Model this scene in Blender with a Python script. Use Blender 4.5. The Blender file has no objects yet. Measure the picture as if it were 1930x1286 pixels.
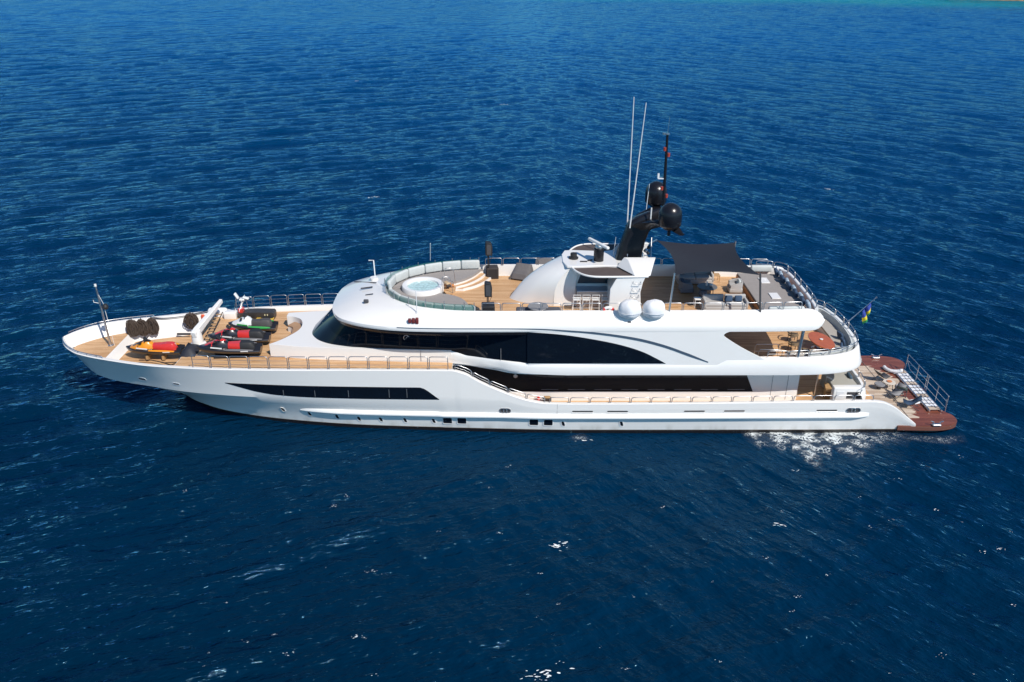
import bpy, bmesh, math, random
import numpy as np
from mathutils import Vector, Matrix
R = math.radians
random.seed(7); rng = np.random.default_rng(11)
S = bpy.context.scene; COL = S.collection

# ---------------------------------------------------------------- camera, sky, sun, exposure
CAMH, CAMY, PITCH, FOC = 25.6, -45.1, R(25.8), 1556.0
cd = bpy.data.cameras.new('camera'); cam = bpy.data.objects.new('camera', cd); COL.objects.link(cam)
cam.location = (0, CAMY, CAMH); cam.rotation_euler = (R(90)-PITCH, 0, 0)
cd.sensor_width = 36; cd.lens = FOC/1930*36; cd.clip_end = 30000; cd.clip_start = 0.5
S.camera = cam
SUN_EL = R(47); SUND = Vector((math.cos(SUN_EL)*.62, -math.cos(SUN_EL)*.785, math.sin(SUN_EL))).normalized()
w = bpy.data.worlds.new('World'); S.world = w; w.use_nodes = True
wn = w.node_tree.nodes; wl = w.node_tree.links
sky = wn.new('ShaderNodeTexSky'); sky.sky_type = 'NISHITA'; sky.sun_disc = False
sky.sun_elevation = SUN_EL; sky.sun_rotation = math.atan2(SUND.x, SUND.y)
sky.air_density = 1.0; sky.dust_density = 0.05; sky.ozone_density = 1.5
tint = wn.new('ShaderNodeMix'); tint.data_type = 'RGBA'; tint.blend_type = 'MULTIPLY'; tint.inputs[0].default_value = 1; tint.inputs[7].default_value = (.54,.84,1.06,1)
wl.new(sky.outputs[0], tint.inputs[6]); wl.new(tint.outputs[2], wn['Background'].inputs[0]); wn['Background'].inputs[1].default_value = 0.10
sd = bpy.data.lights.new('sun', 'SUN'); sun = bpy.data.objects.new('sun', sd); COL.objects.link(sun)
sd.energy = 5.0; sd.angle = R(0.53); sd.color = (1.0, .94, .86)
sun.rotation_euler = SUND.to_track_quat('Z', 'Y').to_euler()
S.view_settings.view_transform = 'Standard'; S.view_settings.look = 'None'
S.view_settings.exposure = -0.05; S.view_settings.gamma = 1.0

# ---------------------------------------------------------------- photo pixel -> place at a known height / breadth
def G(u, v, z):
    a = (u-965)/FOC; b = -(v-643)/FOC
    dy = math.cos(PITCH)+b*math.sin(PITCH); dz = -math.sin(PITCH)+b*math.cos(PITCH)
    t = (z-CAMH)/dz
    return (a*t, CAMY+dy*t, z)
def W(u, v, Y):
    a = (u-965)/FOC; b = -(v-643)/FOC
    dy = math.cos(PITCH)+b*math.sin(PITCH); dz = -math.sin(PITCH)+b*math.cos(PITCH)
    t = (Y-CAMY)/dy
    return (a*t, Y, CAMH+dz*t)

# ---------------------------------------------------------------- materials
MATS = {}
def mat(name, col, rough=.5, metal=0, spec=.5, coat=0, var=0, vscale=3, bump=0, bscale=20, alpha=1, emit=None, trans=0):
    if name in MATS: return MATS[name]
    m = bpy.data.materials.new(name); m.use_nodes = True; nt = m.node_tree
    b = nt.nodes['Principled BSDF']
    b.inputs['Base Color'].default_value = (*col, 1); b.inputs['Roughness'].default_value = rough
    b.inputs['Metallic'].default_value = metal; b.inputs['Specular IOR Level'].default_value = spec
    b.inputs['Coat Weight'].default_value = coat; b.inputs['Coat Roughness'].default_value = .08
    b.inputs['Alpha'].default_value = alpha; b.inputs['Transmission Weight'].default_value = trans
    tc = nt.nodes.new('ShaderNodeTexCoord')
    if var:
        n = nt.nodes.new('ShaderNodeTexNoise'); n.inputs['Scale'].default_value = vscale; n.inputs['Detail'].default_value = 5
        nt.links.new(tc.outputs['Object'], n.inputs['Vector'])
        r = nt.nodes.new('ShaderNodeMapRange'); r.inputs[1].default_value = .3; r.inputs[2].default_value = .7
        r.inputs[3].default_value = 1-var; r.inputs[4].default_value = 1+var
        nt.links.new(n.outputs[0], r.inputs[0])
        h = nt.nodes.new('ShaderNodeHueSaturation'); h.inputs['Color'].default_value = (*col, 1)
        nt.links.new(r.outputs[0], h.inputs['Value']); nt.links.new(h.outputs[0], b.inputs['Base Color'])
    if bump:
        n = nt.nodes.new('ShaderNodeTexNoise'); n.inputs['Scale'].default_value = bscale; n.inputs['Detail'].default_value = 3
        nt.links.new(tc.outputs['Object'], n.inputs['Vector'])
        bp = nt.nodes.new('ShaderNodeBump'); bp.inputs['Strength'].default_value = bump; bp.inputs['Distance'].default_value = .03
        nt.links.new(n.outputs[0], bp.inputs['Height']); nt.links.new(bp.outputs[0], b.inputs['Normal'])
    MATS[name] = m; return m
def teak(name, c1, c2, rough=.55, pitch=.11, caulk=(.03,.025,.02)):
    m = bpy.data.materials.new(name); m.use_nodes = True; nt = m.node_tree; b = nt.nodes['Principled BSDF']
    N = nt.nodes.new; L = nt.links.new
    tc = N('ShaderNodeTexCoord'); sx = N('ShaderNodeSeparateXYZ'); L(tc.outputs['Object'], sx.inputs[0])
    dv = N('ShaderNodeMath'); dv.operation = 'DIVIDE'; dv.inputs[1].default_value = pitch; L(sx.outputs[1], dv.inputs[0])
    fl = N('ShaderNodeMath'); fl.operation = 'FLOOR'; L(dv.outputs[0], fl.inputs[0])
    fr = N('ShaderNodeMath'); fr.operation = 'FRACT'; L(dv.outputs[0], fr.inputs[0])
    # one tone per plank, and per 3 m length of plank
    dx = N('ShaderNodeMath'); dx.operation = 'MULTIPLY_ADD'; dx.inputs[1].default_value = .37; L(sx.outputs[0], dx.inputs[0])
    ml = N('ShaderNodeMath'); ml.operation = 'MULTIPLY'; ml.inputs[1].default_value = .61; L(fl.outputs[0], ml.inputs[0]); L(ml.outputs[0], dx.inputs[2])
    fx = N('ShaderNodeMath'); fx.operation = 'FLOOR'; L(dx.outputs[0], fx.inputs[0])
    cb = N('ShaderNodeCombineXYZ'); L(fx.outputs[0], cb.inputs[0]); L(fl.outputs[0], cb.inputs[1])
    wnz = N('ShaderNodeTexWhiteNoise'); wnz.noise_dimensions = '3D'; L(cb.outputs[0], wnz.inputs['Vector'])
    mp = N('ShaderNodeMapping'); mp.inputs['Scale'].default_value = (.6, 5, 5); L(tc.outputs['Object'], mp.inputs[0])
    nz = N('ShaderNodeTexNoise'); nz.inputs['Scale'].default_value = 1.2; nz.inputs['Detail'].default_value = 6; L(mp.outputs[0], nz.inputs['Vector'])
    ad = N('ShaderNodeMath'); ad.operation = 'MULTIPLY_ADD'; ad.inputs[1].default_value = .45; L(wnz.outputs[0], ad.inputs[0]); L(nz.outputs[0], ad.inputs[2])
    rp = N('ShaderNodeMapRange'); rp.inputs[1].default_value = .35; rp.inputs[2].default_value = 1.0; L(ad.outputs[0], rp.inputs[0])
    mx = N('ShaderNodeMix'); mx.data_type = 'RGBA'; mx.inputs[6].default_value = (*c1,1); mx.inputs[7].default_value = (*c2,1); L(rp.outputs[0], mx.inputs[0])
    lt = N('ShaderNodeMath'); lt.operation = 'LESS_THAN'; lt.inputs[1].default_value = .06; L(fr.outputs[0], lt.inputs[0])
    m2 = N('ShaderNodeMix'); m2.data_type = 'RGBA'; m2.inputs[7].default_value = (*caulk,1); L(lt.outputs[0], m2.inputs[0]); L(mx.outputs[2], m2.inputs[6])
    L(m2.outputs[2], b.inputs['Base Color']); b.inputs['Roughness'].default_value = rough
    MATS[name] = m; return m
TEAK = teak('teak', (.46,.245,.105), (.66,.42,.225))
TEAKW = teak('wet_teak', (.13,.036,.022), (.24,.075,.045), .32)
DRY = teak('bleached_teak', (.36,.25,.17), (.62,.52,.42), .7)
WHITE = mat('white_paint', (.81,.795,.77), .22, spec=.5, coat=.5, var=.012, vscale=.6)
GREYW = mat('off_white_paint', (.70,.71,.72), .4, var=.02)
GLASS = mat('dark_glass', (.004,.007,.013), .06, spec=.38)
BLACK = mat('black_gloss', (.010,.010,.013), .27, spec=.5, var=.1, vscale=2)
BLACKM = mat('black_matt', (.018,.018,.020), .55, var=.15, vscale=8)
STEEL = mat('polished_steel', (.62,.62,.63), .34, metal=1)
CUSH = mat('taupe_fabric', (.29,.265,.25), .85, var=.05, vscale=5, bump=.25, bscale=30)
CUSHL = mat('pale_fabric', (.52,.55,.54), .85, var=.05, vscale=4, bump=.3, bscale=14)
NAVY = mat('navy_fabric', (.035,.07,.13), .8, var=.12, vscale=6, bump=.3, bscale=16)
AQUA = mat('green_tinted_glass', (.045,.20,.165), .08, spec=.6, alpha=.55)
DARKGREY = mat('dark_grey', (.055,.055,.06), .6, var=.1, vscale=6)
MIDGREY = mat('mid_grey', (.22,.22,.23), .7, var=.06, vscale=6)
BROWN = mat('brown_cover', (.045,.035,.032), .75, var=.1, vscale=6, bump=.3)
MAHOG = mat('varnished_wood', (.46,.11,.03), .3, coat=.5, var=.12, vscale=4)
WOODL = mat('light_wood', (.42,.26,.12), .5, var=.1, vscale=5)
ROPE = mat('brown_rope', (.060,.042,.032), .9, var=.25, vscale=14, bump=.6, bscale=60)
CANVASW = mat('white_canvas', (.74,.75,.77), .8, bump=.5, bscale=6)

# hull paint: white above, dark antifouling with a thin tan boot line at the water
def hull_mat():
    m = bpy.data.materials.new('hull_paint'); m.use_nodes = True; nt = m.node_tree; b = nt.nodes['Principled BSDF']
    N = nt.nodes.new; L = nt.links.new
    tc = N('ShaderNodeTexCoord'); sx = N('ShaderNodeSeparateXYZ'); L(tc.outputs['Object'], sx.inputs[0])
    cr = N('ShaderNodeValToRGB'); cr.color_ramp.interpolation = 'CONSTANT'
    mr = N('ShaderNodeMapRange'); mr.inputs[1].default_value = -1; mr.inputs[2].default_value = 5; L(sx.outputs[2], mr.inputs[0])
    e = cr.color_ramp.elements; e[0].position = 0; e[0].color = (.015,.013,.014,1)
    e[1].position = 1.22/6; e[1].color = (.30,.20,.12,1)
    k = e.new(1.25/6); k.color = (.77,.75,.72,1)
    L(mr.outputs[0], cr.inputs[0])
    mp = N('ShaderNodeMapping'); mp.inputs['Scale'].default_value = (.5,.5,.12); L(tc.outputs['Object'], mp.inputs[0])
    nz = N('ShaderNodeTexNoise'); nz.inputs['Scale'].default_value = 3; nz.inputs['Detail'].default_value = 6; L(mp.outputs[0], nz.inputs['Vector'])
    # salt and weed stain just above the water
    st = N('ShaderNodeMapRange'); st.inputs[1].default_value = .75; st.inputs[2].default_value = .1; st.inputs[3].default_value = 0; st.inputs[4].default_value = .8; L(sx.outputs[2], st.inputs[0])
    mu = N('ShaderNodeMath'); mu.operation = 'MULTIPLY'; L(st.outputs[0], mu.inputs[0]); 
    r2 = N('ShaderNodeMapRange'); r2.inputs[1].default_value = .45; r2.inputs[2].default_value = .7; L(nz.outputs[0], r2.inputs[0]); L(r2.outputs[0], mu.inputs[1])
    mx = N('ShaderNodeMix'); mx.data_type = 'RGBA'; mx.inputs[7].default_value = (.42,.39,.34,1); L(mu.outputs[0], mx.inputs[0]); L(cr.outputs[0], mx.inputs[6])
    gt = N('ShaderNodeMath'); gt.operation = 'GREATER_THAN'; gt.inputs[1].default_value = .26; L(sx.outputs[2], gt.inputs[0])
    m3 = N('ShaderNodeMix'); m3.data_type = 'RGBA'; L(gt.outputs[0], m3.inputs[0]); L(cr.outputs[0], m3.inputs[6]); L(mx.outputs[2], m3.inputs[7])
    L(m3.outputs[2], b.inputs['Base Color'])
    b.inputs['Roughness'].default_value = .22; b.inputs['Coat Weight'].default_value = .2; b.inputs['Coat Roughness'].default_value = .08
    return m
HULLM = hull_mat()

# ---------------------------------------------------------------- mesh builder
class MB:
    def __init__(s): s.v = []; s.f = []
    def add(s, vs, fs):
        o = len(s.v); s.v += [tuple(map(float, p)) for p in vs]; s.f += [tuple(i+o for i in f) for f in fs]; return s
    def grid(s, rows, cu=False, cv=False, capa=False, capb=False):
        n = len(rows); m = len(rows[0]); vs = [p for r in rows for p in r]; fs = []
        for i in range(n-1 + (1 if cu else 0)):
            for j in range(m-1 + (1 if cv else 0)):
                a = i*m+j; b = i*m+(j+1) % m; c = ((i+1) % n)*m+(j+1) % m; d = ((i+1) % n)*m+j
                fs.append((a, b, c, d))
        if capa: fs.append(tuple(range(m-1, -1, -1)))
        if capb: fs.append(tuple((n-1)*m+j for j in range(m)))
        return s.add(vs, fs)
    def box(s, c, d, rz=0, taper=1.0, rx=0, ry=0):
        M = Matrix.Translation(c) @ Matrix.Rotation(rz, 4, 'Z') @ Matrix.Rotation(ry, 4, 'Y') @ Matrix.Rotation(rx, 4, 'X')
        P = []
        for z in (-.5, .5):
            k = 1 if z < 0 else taper
            for x, y in ((-.5,-.5),(.5,-.5),(.5,.5),(-.5,.5)):
                P.append(M @ Vector((x*d[0]*k, y*d[1]*k, z*d[2])))
        return s.add(P, [(3,2,1,0),(4,5,6,7),(0,1,5,4),(1,2,6,5),(2,3,7,6),(3,0,4,7)])
    def rbox(s, c, d, r=.06, rz=0, rx=0, ry=0, seg=3, soft=0):
        """box with rounded vertical corners and rounded top edge"""
        M = Matrix.Translation(c) @ Matrix.Rotation(rz, 4, 'Z') @ Matrix.Rotation(ry, 4, 'Y') @ Matrix.Rotation(rx, 4, 'X')
        hx, hy, hz = d[0]/2, d[1]/2, d[2]/2; r = min(r, hx*.95, hy*.95, hz*.95)
        def ring(off, z):
            pts = []
            for cx, cy, a0 in ((1,1,0),(-1,1,90),(-1,-1,180),(1,-1,270)):
                for k in range(seg+1):
                    a = R(a0+90*k/seg)
                    pts.append(M @ Vector((cx*(hx-r)+math.cos(a)*(r-off), cy*(hy-r)+math.sin(a)*(r-off), z)))
            return pts
        rows = []
        for k in range(seg+1):
            a = R(90*(1-k/seg)); rows.append(ring(r*(1-math.cos(a)), -hz + r*(1-math.sin(a))))
        for k in range(seg+1):
            a = R(90*k/seg); rows.append(ring(r*(1-math.cos(a)), hz - r*(1-math.sin(a))))
        return s.grid(rows, cv=True, capa=True, capb=True)
    def tube(s, pts, r, n=8, closed=False, cap=True, taper=None):
        pts = [Vector(p) for p in pts]; m = len(pts); rows = []; prev = None
        for i, p in enumerate(pts):
            a = pts[(i-1) % m] if (closed or i > 0) else p; b = pts[(i+1) % m] if (closed or i < m-1) else p
            t = (b-a).normalized() if (b-a).length > 1e-9 else Vector((0,0,1))
            if prev is None:
                x = t.orthogonal().normalized()
            else:
                x = prev - t*prev.dot(t)
                x = x.normalized() if x.length > 1e-6 else t.orthogonal().normalized()
            prev = x; y = t.cross(x)
            rr = r if taper is None else r*taper[i]
            rows.append([p + (x*math.cos(2*math.pi*k/n)+y*math.sin(2*math.pi*k/n))*rr for k in range(n)])
        return s.grid(rows, cu=closed, cv=True, capa=cap and not closed, capb=cap and not closed)
    def cyl(s, c, r, h, n=20, r2=None):
        c = Vector(c); r2 = r if r2 is None else r2
        return s.lathe(c, [(0,0),(r,0),(r2,h),(0,h)], n)
    def lathe(s, c, prof, n=24, sx=1, sy=1, rot=None):
        c = Vector(c); rows = []
        for k in range(n):
            a = 2*math.pi*k/n
            row = [Vector((math.cos(a)*r*sx, math.sin(a)*r*sy, z)) for r, z in prof]
            if rot: row = [rot @ q for q in row]
            rows.append([c+q for q in row])
        return s.grid(rows, cu=True)
    def prism(s, out, z0, z1):
        """outline [(x,y)] extruded; works for concave outlines (ngon caps)"""
        n = len(out); vs = [(x, y, z0) for x, y in out]+[(x, y, z1) for x, y in out]
        fs = [tuple(range(n-1,-1,-1)), tuple(range(n, 2*n))]+[(i,(i+1)%n,n+(i+1)%n,n+i) for i in range(n)]
        return s.add(vs, fs)
    def slab(s, out, f0, f1):
        """outline of 2D points mapped by f0 and f1 to the two faces"""
        n = len(out); vs = [f0(*p) for p in out]+[f1(*p) for p in out]
        fs = [tuple(range(n-1,-1,-1)), tuple(range(n, 2*n))]+[(i,(i+1)%n,n+(i+1)%n,n+i) for i in range(n)]
        return s.add(vs, fs)
    def build(s, name, m, parent=None, smooth=35, bevel=0, loc=None):
        me = bpy.data.meshes.new(name); me.from_pydata(s.v, [], s.f)
        bm = bmesh.new(); bm.from_mesh(me)
        bmesh.ops.remove_doubles(bm, verts=bm.verts, dist=1e-5)
        bmesh.ops.dissolve_degenerate(bm, dist=1e-5, edges=bm.edges)
        bmesh.ops.triangulate(bm, faces=[f for f in bm.faces if len(f.verts) > 4])
        bmesh.ops.recalc_face_normals(bm, faces=bm.faces)
        bm.to_mesh(me); bm.free()
        if m is STEEL: smooth = 78
        me.shade_smooth(); me.set_sharp_from_angle(angle=R(smooth))
        me.materials.append(m)
        o = bpy.data.objects.new(name, me); COL.objects.link(o)
        if parent: o.parent = parent
        if loc: o.location = loc
        if bevel:
            b = o.modifiers.new('bevel', 'BEVEL'); b.width = bevel; b.segments = 2; b.limit_method = 'ANGLE'
        return o
def tag(o, label=None, cat=None, group=None, kind=None):
    if label: o['label'] = label
    if cat: o['category'] = cat
    if group: o['group'] = group
    if kind: o['kind'] = kind
    return o
def empty(name, loc=(0,0,0), rz=0, label=None, cat=None, group=None):
    o = bpy.data.objects.new(name, None); COL.objects.link(o); o.location = loc; o.rotation_euler = (0,0,rz)
    return tag(o, label, cat, group)
def copy_tree(o, parent=None, **kw):
    c = o.copy(); COL.objects.link(c); c.parent = parent
    for ch in list(o.children): copy_tree(ch, c)
    return c
def cr(pts, n=8, closed=False):
    """Catmull-Rom through points"""
    P = [np.array(p, float) for p in pts]; m = len(P); out = []
    rg = range(m) if closed else range(m-1)
    for i in rg:
        p1, p2 = P[i], P[(i+1) % m]
        p0 = P[i-1] if (closed or i > 0) else 2*p1-p2
        p3 = P[(i+2) % m] if (closed or i < m-2) else 2*p2-p1
        for k in range(n):
            t = k/n
            out.append(tuple(.5*((2*p1)+(-p0+p2)*t+(2*p0-5*p1+4*p2-p3)*t*t+(-p0+3*p1-3*p2+p3)*t**3)))
    if not closed: out.append(tuple(P[-1]))
    return out
def curve1(pts):
    """smooth monotone-ish 1-D function (Hermite with limited slopes)"""
    xs = np.array([p[0] for p in pts], float); ys = np.array([p[1] for p in pts], float)
    d = np.diff(ys)/np.diff(xs); m = np.zeros(len(xs)); m[0] = d[0]; m[-1] = d[-1]
    for i in range(1, len(xs)-1):
        m[i] = 0 if d[i-1]*d[i] <= 0 else 2*d[i-1]*d[i]/(d[i-1]+d[i])
    def f(x):
        x = min(max(x, xs[0]), xs[-1]); i = min(max(int(np.searchsorted(xs, x))-1, 0), len(xs)-2)
        h = xs[i+1]-xs[i]; t = (x-xs[i])/h
        return float((2*t**3-3*t*t+1)*ys[i]+(t**3-2*t*t+t)*h*m[i]+(-2*t**3+3*t*t)*ys[i+1]+(t**3-t*t)*h*m[i+1])
    return f
def mir(pts): return [(p[0], -p[1], *p[2:]) for p in pts]

# ================================================================ SETTING: WATER
TURQ = 1
def water_material():
    m = bpy.data.materials.new('sea_water'); m.use_nodes = True; nt = m.node_tree; b = nt.nodes['Principled BSDF']
    N = nt.nodes.new; L = nt.links.new
    tc = N('ShaderNodeTexCoord')
    # body colour: deep blue, patches of clearer water, a pale sandy shoal far off by the coast
    mp = N('ShaderNodeMapping'); mp.inputs['Scale'].default_value = (.012,.02,.02); L(tc.outputs['Object'], mp.inputs[0])
    nz = N('ShaderNodeTexNoise'); nz.inputs['Scale'].default_value = 1; nz.inputs['Detail'].default_value = 4; L(mp.outputs[0], nz.inputs['Vector'])
    mx = N('ShaderNodeMix'); mx.data_type = 'RGBA'; mx.inputs[6].default_value = (.0,.0060,.0135,1); mx.inputs[7].default_value = (.0,.0095,.020,1)
    rr = N('ShaderNodeMapRange'); rr.inputs[1].default_value = .35; rr.inputs[2].default_value = .65; L(nz.outputs[0], rr.inputs[0]); L(rr.outputs[0], mx.inputs[0])
    sx = N('ShaderNodeSeparateXYZ'); L(tc.outputs['Object'], sx.inputs[0])
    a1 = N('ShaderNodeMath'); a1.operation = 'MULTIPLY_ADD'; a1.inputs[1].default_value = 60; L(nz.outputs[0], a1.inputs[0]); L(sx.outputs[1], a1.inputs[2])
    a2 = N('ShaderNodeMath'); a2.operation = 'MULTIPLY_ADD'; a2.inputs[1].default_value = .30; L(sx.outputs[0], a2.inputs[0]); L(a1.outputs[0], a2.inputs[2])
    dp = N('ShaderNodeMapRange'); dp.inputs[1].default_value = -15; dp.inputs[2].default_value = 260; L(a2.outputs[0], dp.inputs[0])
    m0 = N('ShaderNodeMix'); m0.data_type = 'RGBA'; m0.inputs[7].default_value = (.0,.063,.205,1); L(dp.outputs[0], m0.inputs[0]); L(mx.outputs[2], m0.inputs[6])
    sh = N('ShaderNodeMapRange'); sh.inputs[1].default_value = 408; sh.inputs[2].default_value = 462; sh.interpolation_type = 'SMOOTHSTEP'; L(a2.outputs[0], sh.inputs[0])
    m2 = N('ShaderNodeMix'); m2.data_type = 'RGBA'; m2.inputs[7].default_value = (.0,.17,.20,1); L(sh.outputs[0], m2.inputs[0]); L(m0.outputs[2], m2.inputs[6])
    nt.nodes.remove(b)
    def stretched(rot, sc):
        vr = N('ShaderNodeVectorRotate'); vr.rotation_type = 'Z_AXIS'; vr.inputs['Angle'].default_value = rot; L(tc.outputs['Object'], vr.inputs['Vector'])
        q = N('ShaderNodeMapping'); q.inputs['Scale'].default_value = sc; L(vr.outputs[0], q.inputs[0])
        n = N('ShaderNodeTexNoise'); n.inputs['Scale'].default_value = 1; n.inputs['Detail'].default_value = 3; n.inputs['Roughness'].default_value = .55; L(q.outputs[0], n.inputs['Vector']); return n
    side = N('ShaderNodeMapRange'); side.interpolation_type = 'SMOOTHSTEP'; side.inputs[1].default_value = -18; side.inputs[2].default_value = 26; L(sx.outputs[0], side.inputs[0])
    prev = None
    for sc, dist in (((.45,1.5,1), .34), ((1.3,4.0,1), .13)):
        na, nb = stretched(R(-18), sc), stretched(R(46), sc)
        mh = N('ShaderNodeMix'); mh.data_type = 'FLOAT'; L(side.outputs[0], mh.inputs[0]); L(na.outputs[0], mh.inputs[2]); L(nb.outputs[0], mh.inputs[3])
        bp = N('ShaderNodeBump'); bp.inputs['Strength'].default_value = 1; bp.inputs['Distance'].default_value = dist; L(mh.outputs[0], bp.inputs['Height'])
        if prev: L(prev.outputs[0], bp.inputs['Normal'])
        prev = bp
    n = stretched(0, (7,10,1)); bp = N('ShaderNodeBump'); bp.inputs['Distance'].default_value = .022; L(n.outputs[0], bp.inputs['Height']); L(prev.outputs[0], bp.inputs['Normal']); prev = bp
    df = N('ShaderNodeBsdfDiffuse'); L(m2.outputs[2], df.inputs[0]); L(prev.outputs[0], df.inputs['Normal'])
    gs = N('ShaderNodeBsdfGlossy'); gs.inputs['Color'].default_value = (.36,.74,1.0,1); gs.inputs['Roughness'].default_value = .07; L(prev.outputs[0], gs.inputs['Normal'])
    fr = N('ShaderNodeFresnel'); fr.inputs['IOR'].default_value = 1.30; L(prev.outputs[0], fr.inputs['Normal'])
    ms = N('ShaderNodeMixShader'); L(fr.outputs[0], ms.inputs[0]); L(df.outputs[0], ms.inputs[1]); L(gs.outputs[0], ms.inputs[2])
    L(ms.outputs[0], nt.nodes['Material Output'].inputs['Surface'])
    return m
WAVES = []
def make_waves():
    r = np.random.default_rng(5)
    n = 330
    for i in range(n):
        lam = .36*(9.0/.36)**(i/(n-1.0)); lam *= r.uniform(.95,1.05)
        fam = i % 3 if lam > .9 else (i % 3 if r.random() < .6 else 2)
        if fam == 0: th = R(113)+r.normal()*R(13)
        elif fam == 1: th = R(42)+r.normal()*R(14)
        else: th = R(80)+r.normal()*R(38)
        k = 2*math.pi/lam
        steep = .0245*(1, 1, .45)[fam] if lam > .9 else .019
        if lam > 3.0: steep *= (3.0/lam)**.75
        if 1.6 < lam < 3.0: steep *= .9
        WAVES.append((k*math.cos(th), k*math.sin(th), steep/k, r.uniform(0,2*math.pi), lam, fam))
make_waves()
def sea(X, Y, spacing):
    """wave surface: one wind-wave train prevails to the left of the yacht, a second one to the right"""
    Z = np.zeros_like(X); DX = np.zeros_like(X); DY = np.zeros_like(X)
    gust = 1+.20*np.sin(X*.021+Y*.013+1)+.16*np.sin(-X*.011+Y*.031+2.2)
    t = 1/(1+np.exp(-(X-4)/9.0))
    ex = np.clip(np.abs(X-1.5)-21.5, 0, None); ey = np.clip(np.abs(Y)-4.2*np.clip((X+21)/8, .05, 1), 0, None)
    gust = gust*(1-.90*np.exp(-(ex**2+ey**2)/5.0))          # calmer right against the hull
    fw = (gust*(.18+.95*(1-t)), gust*(.18+.95*t), gust)
    for kx, ky, a, ph, lam, fam in WAVES:
        fade = np.clip((lam/spacing-1.8)/2.0, 0, 1)
        p = kx*X+ky*Y+ph; k = math.hypot(kx, ky); A = a*fade*fw[fam]
        c = np.cos(p); s_ = np.sin(p)
        Z += A*c; DX -= .5*A*kx/k*s_; DY -= .5*A*ky/k*s_
    return X+DX, Y+DY, Z
def build_water():
    ang = np.concatenate([np.linspace(-180,-42,120,endpoint=False), np.linspace(-42,42,1150,endpoint=False), np.linspace(42,180,121)])
    rad = np.concatenate([[0.0], np.linspace(2,17,40,endpoint=False), 17*(500/17)**(np.linspace(0,1,820,endpoint=False)**1.0), 500*(16000/500)**np.linspace(0,1,50)])
    A, Rr = np.meshgrid(np.radians(90-ang), rad)
    X = Rr*np.cos(A); Y = CAMY+Rr*np.sin(A)
    sp = np.maximum(np.gradient(rad)[:,None]*np.ones_like(X), Rr*np.radians(np.gradient(ang))[None,:]*.8)
    x, y, z = sea(X, Y, np.maximum(sp, .05))
    nr, na = X.shape
    co = np.stack([x, y, z], -1).reshape(-1,3).astype(np.float32)
    i = np.arange(nr-1)[:,None]*na+np.arange(na-1)[None,:]
    q = np.stack([i, i+1, i+na+1, i+na], -1).reshape(-1,4)
    me = bpy.data.meshes.new('sea'); me.vertices.add(len(co)); me.vertices.foreach_set('co', co.ravel())
    me.loops.add(q.size); me.loops.foreach_set('vertex_index', q.ravel().astype(np.int32))
    me.polygons.add(len(q)); me.polygons.foreach_set('loop_start', (np.arange(len(q))*4).astype(np.int32))
    me.polygons.foreach_set('loop_total', np.full(len(q),4,np.int32))
    me.update(calc_edges=True); me.shade_smooth()
    me.flip_normals() if me.polygons[len(q)//2].normal.z < 0 else None
    me.materials.append(water_material())
    o = bpy.data.objects.new('sea', me); COL.objects.link(o); tag(o, kind='structure')
build_water()

# ================================================================ YACHT
Y0 = empty('motor_yacht', (0,0,0), label='large white three-deck motor yacht with dark windows, teak decks and a black mast', cat='yacht')
bs = curve1([(-27.15,0.02),(-26.95,.55),(-26.6,1.1),(-26.1,1.65),(-25.2,2.30),(-23,3.08),(-20,3.85),(-15.3,4.5),(-10.7,4.68),(-4,4.7),(6,4.7),(15,4.62),(23.2,4.5)])
zs_f = curve1([(-27.15,4.1),(-22,4.05),(-15,4.2),(-8,4.27),(-3.4,4.25),(-2.7,4.08),(-1.83,3.55),(-.8,3.03),(.1,2.64),(1.14,2.3),(2.0,2.15),(3.5,2.12),(20.3,2.2),(21.0,2.12),(21.5,1.93),(21.9,1.7),(22.4,1.3),(23.2,.66)])
zst = curve1([(-27.15,4.0),(-26.9,3.4),(-26.3,2.75),(-25.4,2.05),(-24.2,1.45),(-22.9,.9),(-20.4,0),(-18.5,-.6),(-16,-1.2)])
zk_f = curve1([(-27.15,4.02),(-26,2.9),(-24.8,2.15),(-23.5,2.0),(-19,2.2),(-15.7,2.28),(23,2.3)])
bw = curve1([(-20.4,0.02),(-19.3,.95),(-17.05,2.15),(-13.4,3.15),(-8.3,3.85),(-3,4.15),(4,4.4),(16,4.4),(23.2,4.3)])
bk_r = curve1([(-27.15,.35),(-26,.45),(-24.5,.55),(-21.5,.70),(-19,.84),(-15.7,.91),(-8,.975),(0,1),(23.2,1)])
def zdeck(x):
    if x < -24.1: return 3.4
    if x < -19.2: return 2.85
    if x < -3.4: return 3.9
    return 1.35
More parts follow.
